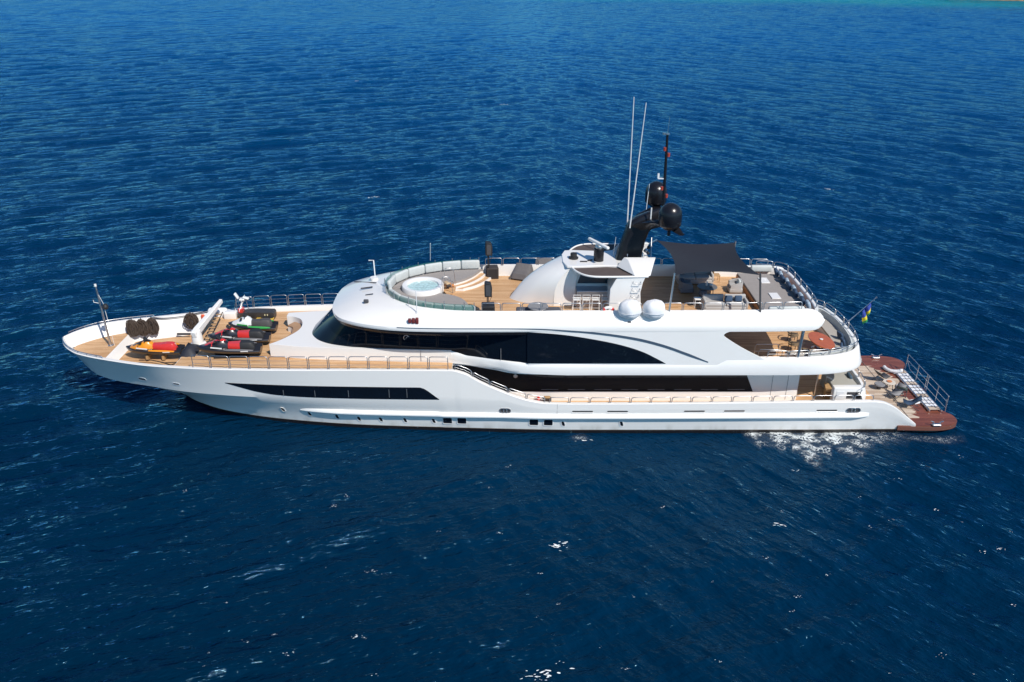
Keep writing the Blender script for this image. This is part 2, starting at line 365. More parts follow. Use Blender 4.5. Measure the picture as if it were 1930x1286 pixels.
def hull_section(x, zd=None, inner=True):
    b, zs = bs(x), zs_f(x); zd = zdeck(x) if zd is None else zd
    zk = min(zk_f(x), zs-.08); bk = b*bk_r(x)
    if x > -3: zk = min(2.3, zs*.8)
    if x > -3: bk = b
    zl = max(zst(x), -1.2) if x < -16 else -1.2
    P = []
    if x < -20.35:
        for t in np.linspace(0, 1, 8):
            P.append((bk*t**float(np.interp(x,[-27,-24.5,-20.4],[.75,.95,1.32])), zl+(zk-zl)*t))
    else:
        w = bw(x); bb = w*.75
        P.append((0, zl)); P.append((bb, zl)); P.append((w*.96, zl*.45))
        for t in np.linspace(0, 1, 6)[1:]:
            z = 0+(zk)*(t-.2)/.8 if t > .2 else 0
            e = 1.35 if x < -4 else 1.0
            P.append((w+(bk-w)*((t-.2)/.8)**e if t > .2 else w, z))
        P = P[:8]
    n_up = 7
    for t in np.linspace(0, 1, n_up)[1:]:
        P.append((bk+(b-bk)*(t**1.15), zk+(zs-zk)*t))
    P[-1] = (P[-1][0]-.0, P[-1][1]-.03)
    P.append((b-.03, zs))
    def bo(z):
        zz = [p[1] for p in P]; 
        for i in range(len(P)-1, 0, -1):
            if P[i-1][1] <= z <= P[i][1] and P[i][1]-P[i-1][1] > 1e-6:
                t = (z-P[i-1][1])/(P[i][1]-P[i-1][1]); return P[i-1][0]+(P[i][0]-P[i-1][0])*t
        return P[-1][0]
    th = min(.22, b*.5)
    if inner:
        bi = max(b-th, .01); P.append((bi, zs)); P.append((max(bi-.02,.01), zs-.03))
        bd = max(min(bo(zd), b)-th-.04, .005) if zd > .5 else bi
        P.append((bd if zd < zs else bi, min(zd, zs-.04)-.03))
    return P
BRK = [-24.1, -19.2, -3.4]
xs = sorted(set(list(np.linspace(-27.15,-24,26))+list(np.linspace(-24,-16,40))+list(np.linspace(-16,-3.6,40))+list(np.linspace(-3.6,2.6,40))+list(np.linspace(2.6,20,40))+list(np.linspace(20,23.2,26))))
secs = []
for x in xs: secs.append((x, None))
for b_ in BRK:
    secs.append((b_-.001, zdeck(b_-.01))); secs.append((b_+.001, zdeck(b_+.01)))
secs.sort(key=lambda s: s[0])
for sgn, nm in ((-1,'hull'),(1,'hull')):
    pass
mb = MB(); rows = []
for x, zd in secs:
    P = hull_section(x, zd)
    rows.append([(x, -p[0], p[1]) for p in P[::-1]]+[(x, p[0], p[1]) for p in P[1:]])
mb.grid(rows, capb=True)
hull = mb.build('hull', HULLM, Y0, smooth=28)

def inner_b(x, zd):
    return hull_section(x, zd)[-1][0]
def deck_strip(name, x0, x1, zd, parent=Y0, m=TEAK, n=24, dz=0):
    q = MB(); X = np.linspace(x0, x1, n)
    q.grid([[(x, -inner_b(x, zd)-.02, zd+dz), (x, inner_b(x, zd)+.02, zd+dz)] for x in X])
    return q.build(name, m, parent)
deck_strip('bow_deck', -26.6, -24.1, 3.4)
deck_strip('anchor_well_deck', -24.1, -19.2, 2.85)
deck_strip('foredeck', -19.2, -3.4, 3.9)
deck_strip('main_deck', -3.4, 21.3, 1.35)
q = MB()
for x, a, c in ((-24.1,2.85,3.4),(-19.2,2.85,3.9),(-3.4,1.35,3.9)):
    q = MB(); sl = .34 if x < -22 else .06*(1 if x < -22 or x > -10 else -1); bt_ = inner_b(x, c); bb_ = inner_b(x+sl, a)
    q.grid([[(x-.02,-bt_,c),(x-.02,bt_,c)],[(x+sl*.1,-bt_,c-.02),(x+sl*.1,bt_,c-.02)],[(x+sl,-bb_,a-.02),(x+sl,bb_,a-.02)]]); q.build('deck_step', WHITE, Y0)
# cap rail in polished wood-free white plus bow stainless guard
q = MB()
for s in (-1, 1):
    rows = []
    for x in np.linspace(-12.25, 20.35, 90):
        b = hull_guard = None
        zk = 1.27; P = hull_section(x, inner=False)
        bo = 0
        for i in range(len(P)-1):
            if P[i][1] <= zk <= P[i+1][1]: 
                t = (zk-P[i][1])/(P[i+1][1]-P[i][1]); bo = P[i][0]+(P[i+1][0]-P[i][0])*t
        k = min(1, (x+12.25)/2.5); k2 = min(1, (20.35-x)/.6); d = .20*min(k**.6 if k>0 else 0, 1)*(.25+.75*k2)+.01
        rows.append([(x, s*(bo-.06), zk+.20), (x, s*(bo+d*.55), zk+.15), (x, s*(bo+d), zk+.03), (x, s*(bo+d), zk-.05), (x, s*(bo-.06), zk-.13)])
    q.grid(rows, capa=True, capb=True)
q.build('rubbing_strake', WHITE, Y0)

# ---- long dark hull window and portholes, on the hull's own surface
def hull_y(x, z):
    P = hull_section(x, inner=False)
    for i in range(len(P)-1):
        if P[i][1] <= z <= P[i+1][1] and P[i+1][1] > P[i][1]:
            t = (z-P[i][1])/(P[i+1][1]-P[i][1]); return P[i][0]+(P[i+1][0]-P[i][0])*t
    return P[-1][0]
def hull_panel(name, top, bot, m, off=.012, n=40, nz=4):
    ft, fb = curve1(top), curve1(bot)
    xa, xb = max(top[0][0], bot[0][0]), min(top[-1][0], bot[-1][0]); out = []
    for s in (-1, 1):
        q = MB(); rows = []
        for x in np.linspace(xa, xb, n):
            a, b = fb(x), ft(x)
            rows.append([(x, s*(hull_y(x, a+(b-a)*t)+off), a+(b-a)*t) for t in np.linspace(0,1,nz)])
        q.grid(rows); out.append(q.build(name, m, Y0))
    return out
hw = hull_panel('hull_window', [(-16.2,3.22),(-10.9,3.2),(-5.35,3.17),(-5.2,3.17),(-4.1,2.42)], [(-16.2,3.19),(-15.37,2.93),(-14.5,2.68),(-13.34,2.50),(-11.5,2.42),(-8,2.38),(-4.1,2.38)], GLASS, n=60)
for o, s in zip(hw, (-1,1)):
    for x in (-12.9,-11.1,-9.2,-6.9,-5.9):
        q = MB(); q.box((x, s*(hull_y(x,2.8)+.016), 2.8), (.035,.012,.60)); q.build('window_divider', mat('frame_grey', (.10,.11,.12), .3), o)
q = MB()
def rounded(w, h, r, n=4):
    out = []
    for cx, cy, a0 in ((w/2-r,h/2-r,0),(-w/2+r,h/2-r,90),(-w/2+r,-h/2+r,180),(w/2-r,-h/2+r,270)):
        for k in range(n+1): a = R(a0+90*k/n); out.append((cx+r*math.cos(a), cy+r*math.sin(a)))
    return out
def porthole(x, z, w, h, r, skew=0):
    for s in (-1, 1):
        f = MB(); o1 = rounded(w+.09, h+.09, r+.04); o2 = rounded(w, h, r)
        def mp(p, off): 
            X = x+p[0]+skew*p[1]; Z = z+p[1]; return (X, s*(hull_y(X, Z)+off), Z)
        n = len(o1)
        f.grid([[mp(p,.0) for p in o1],[mp(p,.03) for p in o1],[mp(p,.03) for p in o2],[mp(p,.008) for p in o2]], cv=True)
        fr = f.build('porthole', WHITE, Y0)
        g = MB(); g.add([mp(p,.010) for p in o2], [tuple(range(n))]); g.build('pane', GLASS, fr)
for u, v in ((528,782),(579.6,788),(633,790.6),(675,793.7),(717,796.5),(763,797),(817,797),(1060,799),(1169,800)):
    p = W(u, v, -4.2); porthole(p[0]+.02, max(p[2]-.0,.72), .16, .34, .07, -.25)
for u in (843.5,870.5,1006,1033):
    p = W(u, 797.5, -4.4); porthole(p[0], .80, .50, .44, .07)
# freeing slots along the bulwark
for u, v in ((1098,776),(1164,776),(1309,775.6),(1384.6,775),(1560,774.6)):
    p = W(u, v, -4.68)
    for s in (-1, 1):
        q = MB(); o = rounded(1.18, .11, .05); q.add([(p[0]+a, s*(hull_y(p[0]+a, 1.62+b)+.006), 1.62+b) for a, b in o], [tuple(range(len(o)))])
        sl = q.build('freeing_port', DARKGREY, Y0)
        q = MB(); q.tube([(p[0]-.6, s*(hull_y(p[0],1.55)+.01), 1.545), (p[0]+.6, s*(hull_y(p[0],1.55)+.01), 1.545)], .022, 6); q.build('lip', WHITE, sl)
# oval mooring fairleads
for u, v, w_ in ((952,776,.56),(1610.5,773,.72),(290,721,.3)):
    p = W(u, v, -4.68)
    if u == 290: continue
    for s in (-1, 1):
        z = 1.63; q = MB(); o1 = rounded(w_+.1,.34,.165,6); o2 = rounded(w_-.02,.22,.108,6)
        f = lambda P, off: [(p[0]+a, s*(hull_y(p[0]+a, z+b)+off), z+b) for a, b in P]
        q.grid([f(o1,0),f(o1,.04),f(o2,.04),f(o2,.005)], cv=True); fl = q.build('fairlead', STEEL, Y0)
        q = MB(); q.add(f(o2,.008), [tuple(range(len(o2)))]); q.build('opening', DARKGREY, fl)
        q = MB(); q.tube([(p[0]-.09, s*(hull_y(p[0],z)+.03), z-.12),(p[0]-.09, s*(hull_y(p[0],z)+.03), z+.12)], .035, 8)
        q.tube([(p[0]+.09, s*(hull_y(p[0],z)+.03), z-.12),(p[0]+.09, s*(hull_y(p[0],z)+.03), z+.12)], .035, 8); q.build('roller', STEEL, fl)
# anchor pockets near the stem
for x, z, w_, h in ((-21.6,2.62,.46,.16),(-19.3,2.72,.36,.10)):
    for s in (-1,1):
        q = MB(); o1 = rounded(w_+.12,h+.12,(h+.1)/2,5); o2 = rounded(w_,h,h/2-.01,5)
        f = lambda P, off: [(x+a, s*(hull_y(x+a, z+b)+off), z+b) for a, b in P]
        q.grid([f(o1,-.01),f(o1,.015),f(o2,.015),f(o2,.005)], cv=True); fl = q.build('hawse_pipe', GREYW, Y0)
        q = MB(); q.add(f(o2,.01), [tuple(range(len(o2)))]); q.build('opening', DARKGREY, fl)

# ---- swim platform
half = [(22.2,4.5),(24.3,4.55),(25.1,4.45),(25.65,4.2),(25.95,3.75),(25.95,3.3),(25.7,2.95),(25.55,2.6),(25.6,1.5),(25.65,0)]
po = cr([(x, -y) for x, y in half], 5)+[(x, y) for x, y in cr(half, 5)][::-1][1:]
q = MB(); q.prism(po, .26, .50); q.build('swim_platform', mat('platform_edge', (.16,.06,.04), .4), Y0, bevel=.03)
q = MB(); q.prism([(23.0+(x-23.0)*.985, y*.985) for x, y in po], .50, .535); q.build('platform_deck', TEAKW, Y0)
r_ = random.Random(6); e1 = [(24.25+.3*math.sin(y*1.3)+r_.uniform(-.28,.28)-.07*y*y, y) for y in np.linspace(-3.6,3.0,60)]
q = MB(); q.prism([(20.3,-3.6)]+e1+[(20.3,3.0)], .535, .541); q.build('dry_deck_patch', DRY, Y0)
q = MB(); q.prism([(22.5+(x-22.5)*.9, y*.93) for x, y in po], -.6, .17); q.build('platform_underside', BLACKM, Y0)

# ---- main deck house
def house(name, x0, x1, b, z0, z1, m, nose=0.6):
    q = MB(); pts = [(x0,-b),(x1-nose,-b),(x1-nose*.4,-b+.08),(x1-.05,-b+.45),(x1,-b+1.2),(x1,b-1.2),(x1-.05,b-.45),(x1-nose*.4,b-.08),(x1-nose,b),(x0,b)]
    q.prism(pts, z0, z1); return q.build(name, m, Y0, smooth=40)
house('main_deck_house', -4.5, 16.9, 3.0, 1.33, 3.75, WHITE)
for s in (-1, 1):
    f0 = lambda x, z: (x, s*3.0, z); f1 = lambda x, z: (x, s*3.018, z)
    q = MB(); out = [(-3.5,1.98),(14.05,1.98),(13.6,3.0),(13.55,3.7),(-3.5,3.7)]
    q.slab(out, f0, f1); mw = q.build('main_deck_window', GLASS, Y0)
    for x in np.arange(2.2, 13.2, 1.55): q = MB(); q.box((x, s*3.02, 2.07+.05), (1.0,.012,.03)); q.build('window_ledge', MIDGREY, mw)
    q = MB(); q.box((15.1, s*3.004, 2.6), (.02,.02,2.3)); q.box((16.0, s*3.004, 2.6), (.02,.02,2.3)); q.build('side_door', MIDGREY, Y0)
    # round lamps on the side walls
    for x, z, y in ((15.55,3.45,3.0),(0.2,3.0,3.02)):
        q = MB(); q.lathe((x, s*y, z), [(0,0),(.12,0),(.12,.012),(.08,.02),(.08,.008),(0,.008)], 16, rot=Matrix.Rotation(R(90)*(1 if s<0 else -1),3,'X')); q.build('side_lamp', STEEL, Y0)

# ---- upper deck slab and rounded white band around it
bandp = [(-3.6,3.0),( -2.5,3.2),(-1.0,3.72),(.86,4.27),(6,4.30),(12,4.30),(14.5,4.30),(16.0,4.28),(17.6,4.08),(18.9,3.68),(19.7,3.05),(20.0,2.2),(20.15,1.1),(20.18,0)]
bandp = cr(bandp, 8)
def band_top(x): return 4.45 if x < 11.8 else 4.8
def zbot(x): 
    return float(np.interp(x, [-3.6,-2.5,.86,3,20], [3.88,3.86,3.78,3.70,3.70]))
def zglass(x): return float(np.interp(x, [-12,-3.6,-2.6,-1.0,.86,20], [4.66,4.66,4.42,4.46,4.5,4.5]))
def normals(pl):
    P = [Vector((p[0], p[1])) for p in pl]; out = []
    for i in range(len(P)):
        t = (P[min(i+1,len(P)-1)]-P[max(i-1,0)]).normalized(); out.append(Vector((-t.y, t.x)))   # left of travel
    return out
nb = normals(bandp)
for s in (-1, 1):
    rows = []
    for (x, b), n in zip(bandp, nb):
        d = (n.x, n.y); t = band_top(x) if x > .8 else zglass(x); zb = zbot(x)
        k = min(1, max(0, (x+2.5)/4))        # overhang profile grows aft
        kk = max(0, min(1, (x-16)/4))
        tip = .06+.22*kk
        pr = [(-.45*k, zb), (tip-.20*k, zb), (tip-.02, zb+.07), (tip, zb+.24), (tip*.6, zb+.5 if t-zb > .6 else zb+(t-zb)*.75), (0, t-.03), (-.03, t), (-.2, t), (-.22, t-.03), (-.22, zb+.2)]
        rows.append([(x+d[0]*o, s*(b+d[1]*o), z) for o, z in pr])
    q = MB(); q.grid(rows); q.build('upper_deck_bulwark', WHITE, Y0, smooth=50)
q = MB(); ol = [(x-.1, -b+.15) for x, b in bandp]; ol += [(x, -y) for x, y in ol[::-1][1:]]
q.prism(ol, 3.72, 3.93); q.build('upper_deck_slab', WHITE, Y0)
q = MB(); q.prism([p for p in ol if p[0] > 10], 3.93, 3.95); q.build('upper_deck', TEAK, Y0)

# ---- bridge deck house: white sill, raked glass all round, black brow
gl = [(-11.95,0),(-11.92,.6),(-11.75,1.1),(-11.3,1.7),(-10.6,2.17),(-9.7,2.48),(-8.8,2.66),(-6.5,2.83),(-3.6,3.0),(-2.5,3.2),(-1.0,3.72),(.86,4.27)]
gt = [(-10.15,0),(-10.12,.75),(-9.95,1.5),(-9.5,2.1),(-8.9,2.4),(-8.2,2.58),(-6.4,2.70),(-3.6,2.85),(-2.5,3.06),(-1.0,3.62),(.86,4.25)]
gl = cr(gl, 6); gt = cr(gt, 6)
full = lambda pl: [(x, -y) for x, y in pl[::-1]]+[(x, y) for x, y in pl[1:]]
q = MB(); A = full(gl); B = full(gt)
rows = []
for (x, y), (X, Y_) in zip(A, B):
    z0 = zglass(x); rows.append([(x+(X-x)*t, y+(Y_-y)*t+0*t, z0+(6.42-z0)*t) for t in np.linspace(0,1,5)])
q.grid(rows); q.build('bridge_window', GLASS, Y0, smooth=60)
# vertical mullions low on the flush glass
q = MB()
for s in (-1,1):
    for x in (-.62,.86,4.35): 
        b = float(np.interp(x,[-1,.86,5],[3.80,4.29,4.325]))
        q.box((x, s*(b-.01), 4.85), (.02,.03,.7))
q.build('window_mullion', MIDGREY, Y0)
# front brow under the visor
vis = [(-10.45,0,-7.5,0),(-10.42,.8,-7.4,.75),(-10.28,1.7,-7.1,1.5),(-9.8,2.7,-6.4,2.3),(-8.95,3.35,-5.4,2.95),(-7.7,3.85,-4.2,3.35),(-6.2,4.15,-3.0,3.58),(-4.2,4.28,-1.5,3.66),(-1,4.32,.5,3.68),(4,4.32,4,3.68),(12,4.30,12,3.62),(15.2,4.24,15.2,3.52),(16.3,4.16,16.3,3.42)]
vis = cr(vis, 8)
VE = [(p[0], p[1]) for p in vis]; VT = [(p[2], p[3]) for p in vis]
def ring_rows(s):
    rows = []
    for i, ((x, b), (X, B_)) in enumerate(zip(VE, VT)):
        dx = X-x; db = B_-b; L = math.hypot(dx, db); 
        nn = normals(VE)[i] if False else None
        row = []
        # underside lip, edge, then convex top up to the cap
        ux, ub = dx/L, db/L
        row.append((x+ux*.35, b+ub*.35, 6.44)); row.append((x+ux*.06, b+ub*.06, 6.40)); row.append((x, b, 6.44)); row.append((x-ux*.01, b-ub*.01, 6.52))
        H_ = 7.36
        for t in (.0,.06,.14,.25,.4,.6,.8,1):
            if L < 1.2: z = 6.62+(H_-6.62)*t; h = t**2.2*.93+.07*t
            else: z = 6.62+(H_-6.62)*(1-(1-t)**1.7); h = t
            row.append((x+dx*h, b+db*h, z))
        row.append((X+ux*.03, B_+ub*.03, H_+.02)); row.append((X+ux*.16, B_+ub*.16, H_+.02)); row.append((X+ux*.19, B_+ub*.19, H_-.02)); row.append((X+ux*.19, B_+ub*.19, 6.6))
        rows.append([(a, s*c, d) for a, c, d in row])
    # rounded aft end
    last = rows[-1]; n = len(last); cz = 6.93
    for k in (1,2,3,4,5):
        a = R(90*k/5.0); xx = 16.3+.85*math.sin(a); sc = math.cos(a)
        cy = s*3.75
        rows.append([(xx+ (p[0]-16.3), cy+(p[1]-cy)*max(sc,.25) if k<5 else cy+(p[1]-cy)*.25, cz+(p[2]-cz)*max(sc,.02)) for p in last])
    return rows
RL = ring_rows(-1); RR = ring_rows(1)
q = MB(); q.grid(RL[::-1]+RR[1:]); q.build('sun_deck_bulwark', WHITE, Y0, smooth=40)
# black brow
nv = [i for i, p in enumerate(VE) if p[0] < 1.3]
rows = []
def inset(p, t, d): 
    L = math.hypot(t[0]-p[0], t[1]-p[1]); return (p[0]+(t[0]-p[0])/L*d, p[1]+(t[1]-p[1])/L*d)
half_rows = []
for i in nv:
    a = inset(VE[i], VT[i], .05); b_ = inset(VE[i], VT[i], .12); c = inset(VE[i], VT[i], .6)
    if VE[i][0] > -4.2: c = (a[0], max(a[1]-.5, 3.2)) 
    half_rows.append([(a[0], a[1], 6.405), (b_[0], b_[1], 6.22), (c[0], c[1], 6.14), (c[0]+.3, max(c[1]-.5,0), 6.14)])
rows = [[(x, -y, z) for x, y, z in r] for r in half_rows[::-1]]+half_rows[1:]
q = MB(); q.grid(rows); q.build('visor_brow', BLACK, Y0, smooth=60)
# sun deck floor
q = MB(); fl = [(x, -y+.12) for x, y in VT if True]
fl = [(x+.1, y) for x, y in fl]+[(16.9,-3.1)]
fl = fl+[(x, -y) for x, y in fl[::-1][:-1]]
q.prism([(x, y*1.13 if abs(y) > 3 else y) for x, y in fl], 6.42, 6.63); q.build('sun_deck_slab', WHITE, Y0)
q = MB(); q.prism(fl, 6.63, 6.65); q.build('sun_deck', TEAK, Y0)

# ---- side shells (fashion plates) with the arched window
for s in (-1, 1):
    yb = lambda z: 4.30-.0*(z-4.4)
    f0 = lambda x, z: (x, s*(4.18), z); f1 = lambda x, z: (x, s*4.305, z)
    edge = cr([(11.95,6.46),(11.7,6.36),(11.6,6.22),(11.75,6.05),(12.5,5.55),(13.2,5.15),(14.05,4.72)], 4)
    q = MB(); q.slab([(.9,4.40),(.9,6.46)]+edge+[(14.05,4.40)], f0, f1); q.build('side_shell', WHITE, Y0)
    arch = cr([(.86,6.425),(2.76,6.26),(4.46,5.98),(6.0,5.63),(7.2,5.22),(8.1,4.75),(8.55,4.49)], 6)
    g0 = lambda x, z: (x, s*4.22, z); g1 = lambda x, z: (x, s*4.325, z)
    q = MB(); q.slab([(.84,4.5),(.84,6.42)]+arch[1:], g0, g1); q.build('arched_window', GLASS, Y0)
    # dark styling groove sweeping down aft
    gp = cr([(-6.3,6.62),(-4,6.62),(.7,6.62),(3.0,6.50),(5.0,6.30),(6.9,5.98),(8.4,5.56),(9.6,5.10),(10.9,4.58)], 6)
    up = []; dn = []
    for i, (x, z) in enumerate(gp):
        wv = .018+.055*max(0, min(1, (x-0)/7))*(1 if x < 9.8 else max(.1,(10.95-x)/1.1))
        up.append((x, z+wv)); dn.append((x, z-wv))
    def yy(x, z, o): 
        b = float(np.interp(x, [p[0] for p in VE], [p[1] for p in VE]))
        if z > 6.40: return b+o
        return 4.312+o
    q = MB(); q.grid([[(x, s*(yy(x,z,-.05)), z), (x, s*(yy(x,z,.02)), z), (X, s*(yy(X,Z,.02)), Z), (X, s*(yy(X,Z,-.05)), Z)] for (x,z),(X,Z) in zip(up,dn)]); q.build('styling_groove', mat('groove_blue', (.06,.09,.13), .3), Y0)
house('upper_deck_house', 1.6, 11.3, 3.4, 3.94, 6.45, WHITE)
q = MB(); q.box((11.33,0,5.1), (.06,5.2,2.2)); q.build('saloon_door', GLASS, Y0)

# ---- foredeck trunk with a curved seating nook
nk = cr([(-14.0,-2.2),(-13.58,-1.75),(-13.15,-1.1),(-12.78,-.3),(-12.74,.5),(-13.0,1.25),(-13.5,1.65),(-14.0,1.75)], 5)
to = [(-14.0,-2.2)]+[(-12.5,-2.5),(-11,-2.72),(-9,-2.84),(-9,2.84),(-11,2.95),(-12.5,2.75),(-14.0,2.2)][0:]
pl = nk[::-1]+[(-14.05,-2.2),(-12.5,-2.5),(-11,-2.66),(-9.5,-2.78),(-6.5,-2.93),(-3.45,-3.06),(-3.45,3.06),(-6.5,2.93),(-9.5,2.78),(-11,2.66),(-12.5,2.5),(-14.0,2.25)]
q = MB(); q.prism(pl, 3.88, 4.68); q.build('foredeck_trunk', WHITE, Y0, bevel=.06)
q = MB(); c = (-14.6,-.1)
o1 = [p for p in nk if -1.75 < p[1] < 1.66]
inn = [(p[0]-.62*((p[0]-c[0])/math.hypot(p[0]-c[0],p[1]-c[1])), p[1]-.62*((p[1]-c[1])/math.hypot(p[0]-c[0],p[1]-c[1]))) for p in o1]
q.prism(o1+inn[::-1], 3.9, 4.22); q.build('curved_bench', WHITE, Y0)
q = MB(); q.prism([(x*1, y) for x, y in [(p[0]-.02,p[1]) for p in o1]+inn[::-1]], 4.22, 4.34); q.build('bench_cushion', mat('tan_cushion', (.36,.22,.13), .8, var=.06), Y0, bevel=.03)

# ================================================================ RAILINGS
def hoops(name, path, h, pitch=1.14, gap=.09, r=.024, wires=2, lean=0):
    """row of inverted-U stainless hoops along a path of 3-D points; one mesh per run"""
    P = [Vector(p) for p in path]; L = [0]
    for a, b in zip(P, P[1:]): L.append(L[-1]+(b-a).length)
    def at(d):
        d = min(max(d, 0), L[-1]); i = max(0, min(int(np.searchsorted(L, d))-1, len(P)-2))
        t = (d-L[i])/max(L[i+1]-L[i], 1e-9); return P[i].lerp(P[i+1], t)
    n = max(1, round(L[-1]/pitch)); st = L[-1]/n; q = MB(); cr_ = min(.11, h*.4)
    for k in range(n):
        a, b = k*st+gap/2, (k+1)*st-gap/2; pts = [at(a), at(a)+Vector((0,0,h-cr_))]
        pts.append(at(a+cr_*.3)+Vector((0,0,h-cr_*.3))); pts.append(at(a+cr_)+Vector((0,0,h)))
        for t in (.33,.66): pts.append(at(a+(b-a)*t)+Vector((0,0,h)))
        pts.append(at(b-cr_)+Vector((0,0,h))); pts.append(at(b-cr_*.3)+Vector((0,0,h-cr_*.3)))
        pts += [at(b)+Vector((0,0,h-cr_)), at(b)]
        q.tube(pts, r, 6)
        for w_ in range(wires):
            z = h*(w_+1)/(wires+1); q.tube([at(a)+Vector((0,0,z)), at((a+b)/2)+Vector((0,0,z)), at(b)+Vector((0,0,z))], r*.42, 5)
    return q.build(name, STEEL, Y0, smooth=60)
for s in (-1, 1):
    X = np.linspace(-17.9, -3.5, 30)
    hoops('foredeck_railing', [(x, s*(bs(x)-.12), zs_f(x)) for x in X], .78)
    X = np.linspace(-3.2, 1.9, 20); hoops('sloping_railing', [(x, s*(bs(x)-.12), zs_f(x)) for x in X], .34, wires=1, pitch=1.15)
    X = np.linspace(2.1, 20.5, 40); hoops('main_deck_railing', [(x, s*(bs(x)-.12), zs_f(x)) for x in X], .34, wires=0, pitch=1.13)
    X = np.linspace(-1.7, 16.0, 40)
    hoops('sun_deck_railing', [(x, s*(float(np.interp(x, [p[0] for p in VT], [p[1] for p in VT]))-.1), 7.38) for x in X], .44, wires=0, pitch=1.12)
    # bow guard
    X = np.linspace(-27.0, -23.6 if s < 0 else -22.9, 22); q = MB()
    pts = [(x, s*max(bs(x)-.08,.0), zs_f(x)+.13) for x in X]; q.tube(pts, .028, 6)
    for p in pts[3::4]: q.tube([(p[0],p[1],p[2]-.15), p], .02, 6)
    q.tube([pts[-1], (pts[-1][0]+.1, pts[-1][1], pts[-1][2]-.13)], .028, 6)
    q.build('bow_guard_rail', STEEL, Y0)
pth = [p for p in cr(bandp, 2) if p[0] > 14.2]
pth = [(x, -b+.14) for x, b in pth]; pth = pth+[(x, -y) for x, y in pth[::-1][1:]]
hoops('upper_deck_railing', [(x-.1, y, 4.8) for x, y in pth], .40, wires=1, pitch=1.2)
aft = cr([(15.2,3.4),(16.2,3.25),(16.95,2.6),(17.05,0),(17.0,-2.0),(16.9,-3.0)], 6)
hoops('sun_deck_aft_railing', [(x, y, 7.3) for x, y in aft], .42, wires=1, pitch=1.1)
# low coaming behind the aft sun pad
q = MB(); rows = []
for x, y in aft: rows.append([(x-.06,y,6.6),(x-.06,y,7.26),(x-.02,y,7.3),(x+.1,y,7.3),(x+.14,y,7.26),(x+.16,y,6.6)])
q.grid(rows, capa=True, capb=True); q.build('aft_coaming', WHITE, Y0)

# ================================================================ SUN DECK FIXED PARTS
# glass wind screen round the pool end
for s in (-1, 1):
    path = [(p[0]+.06, s*(p[1]-.04)) for p in VT if p[0] < -2.0]
    q = MB(); q.grid([[(x, y, 7.36), (x, y, 7.74)] for x, y in path]); q.build('wind_screen', AQUA, Y0, smooth=60)
    L = 0; q = MB(); last = None; P2 = []
    for i, (x, y) in enumerate(path):
        if last is not None: L += math.hypot(x-last[0], y-last[1])
        last = (x, y)
        if L > 1.05 or i == 0: P2.append((x, y)); L = 0
    for x, y in P2+[path[-1]]:
        q = MB(); q.tube([(x-.02,y,7.34),(x-.02,y,7.86)], .022, 6); q.build('screen_post', STEEL, Y0)
# whirlpool platform, pads, steps
inner = [(p[0]+.38*(1 if p[0] < -4 else .3), p[1]-.36) for p in VT if p[0] < -1.9 and p[1] > .3]
arc_far = cr([(-1.95,3.28),(-2.35,2.4),(-2.95,1.6),(-3.7,1.05)], 5)
arc_near = cr([(-3.75,-.75),(-3.1,-1.15),(-2.6,-1.9),(-2.2,-3.26)], 5)
base_out = [(x, -y) for x, y in inner[::-1]]+[(inner[0][0]-.05, 0)]+inner+arc_far+arc_near
q = MB(); q.prism(base_out, 6.65, 7.05); q.build('pool_platform', WHITE, Y0)
tubc = (-5.25, .12)
def ring_sector(pts_out, z0, z1):
    q = MB(); q.prism(pts_out, z0, z1); return q
near_pad = [(x, -y) for x, y in inner[::-1]]+[(inner[0][0]-.04,-.02),(tubc[0]-1.22,-.02)]
a0 = [(tubc[0]+1.25*math.cos(R(a)), tubc[1]+1.25*math.sin(R(a))) for a in np.linspace(185, 325, 16)]
near_pad = near_pad+a0+arc_near
far_pad = [(inner[0][0]-.04,.02)]+inner+arc_far
a1 = [(tubc[0]+1.25*math.cos(R(a)), tubc[1]+1.25*math.sin(R(a))) for a in np.linspace(38, 178, 16)]
far_pad = far_pad+a1
for pl_ in (near_pad, far_pad): q = MB(); q.prism(pl_, 7.05, 7.19); q.build('sun_pad', CUSH, Y0, bevel=.03)
q = MB(); q.prism([(tubc[0]+1.2*math.cos(a), tubc[1]+.9*math.sin(a)) for a in np.linspace(-.7,.7,8)]+[(-3.7,1.0),(-3.35,.5),(-3.35,-.3),(-3.75,-.7)][::-1][::-1][::-1], 7.05, 7.12); q.build('pool_landing', TEAK, Y0)
for k, (dx, z) in enumerate(((.36,6.93),(.78,6.80))):
    a = arc_far[:]; o = [(x+dx, y-.05) for x, y in a]
    q = MB(); q.prism(a+o[::-1], 6.65, z); st_ = q.build('curved_step', WHITE, Y0)
    o2 = [(x+dx-.09, y-.05) for x, y in a]; q = MB(); q.prism(a+o2[::-1], z, z+.012); q.build('tread', TEAK, st_)
q = MB(); q.lathe((tubc[0],tubc[1],0), [(1.24,7.05),(1.24,7.40),(1.20,7.46),(1.02,7.47),(.93,7.43),(.90,7.30),(.80,7.1),(0,7.05)], 40); q.build('whirlpool_tub', WHITE, Y0)
wm = mat('whirlpool_water', (.42,.60,.60), .12, var=.25, vscale=7, bump=.8, bscale=9)
q = MB(); q.lathe((tubc[0],tubc[1],7.33), [(.0,.0),(.895,.0)], 40); q.build('whirlpool_water', wm, Y0)
q = MB()
q.tube(cr([(-4.05,-.55,7.1),(-4.05,-.55,8.0),(-3.9,-.5,8.15),(-3.6,-.42,8.0),(-3.45,-.4,7.1)], 4), .02, 6)
q.tube(cr([(-4.0,.9,7.1),(-4.0,.9,8.0),(-3.85,.92,8.15),(-3.5,1.0,8.0),(-3.4,1.0,7.1)], 4), .02, 6); q.build('pool_handrail', STEEL, Y0)

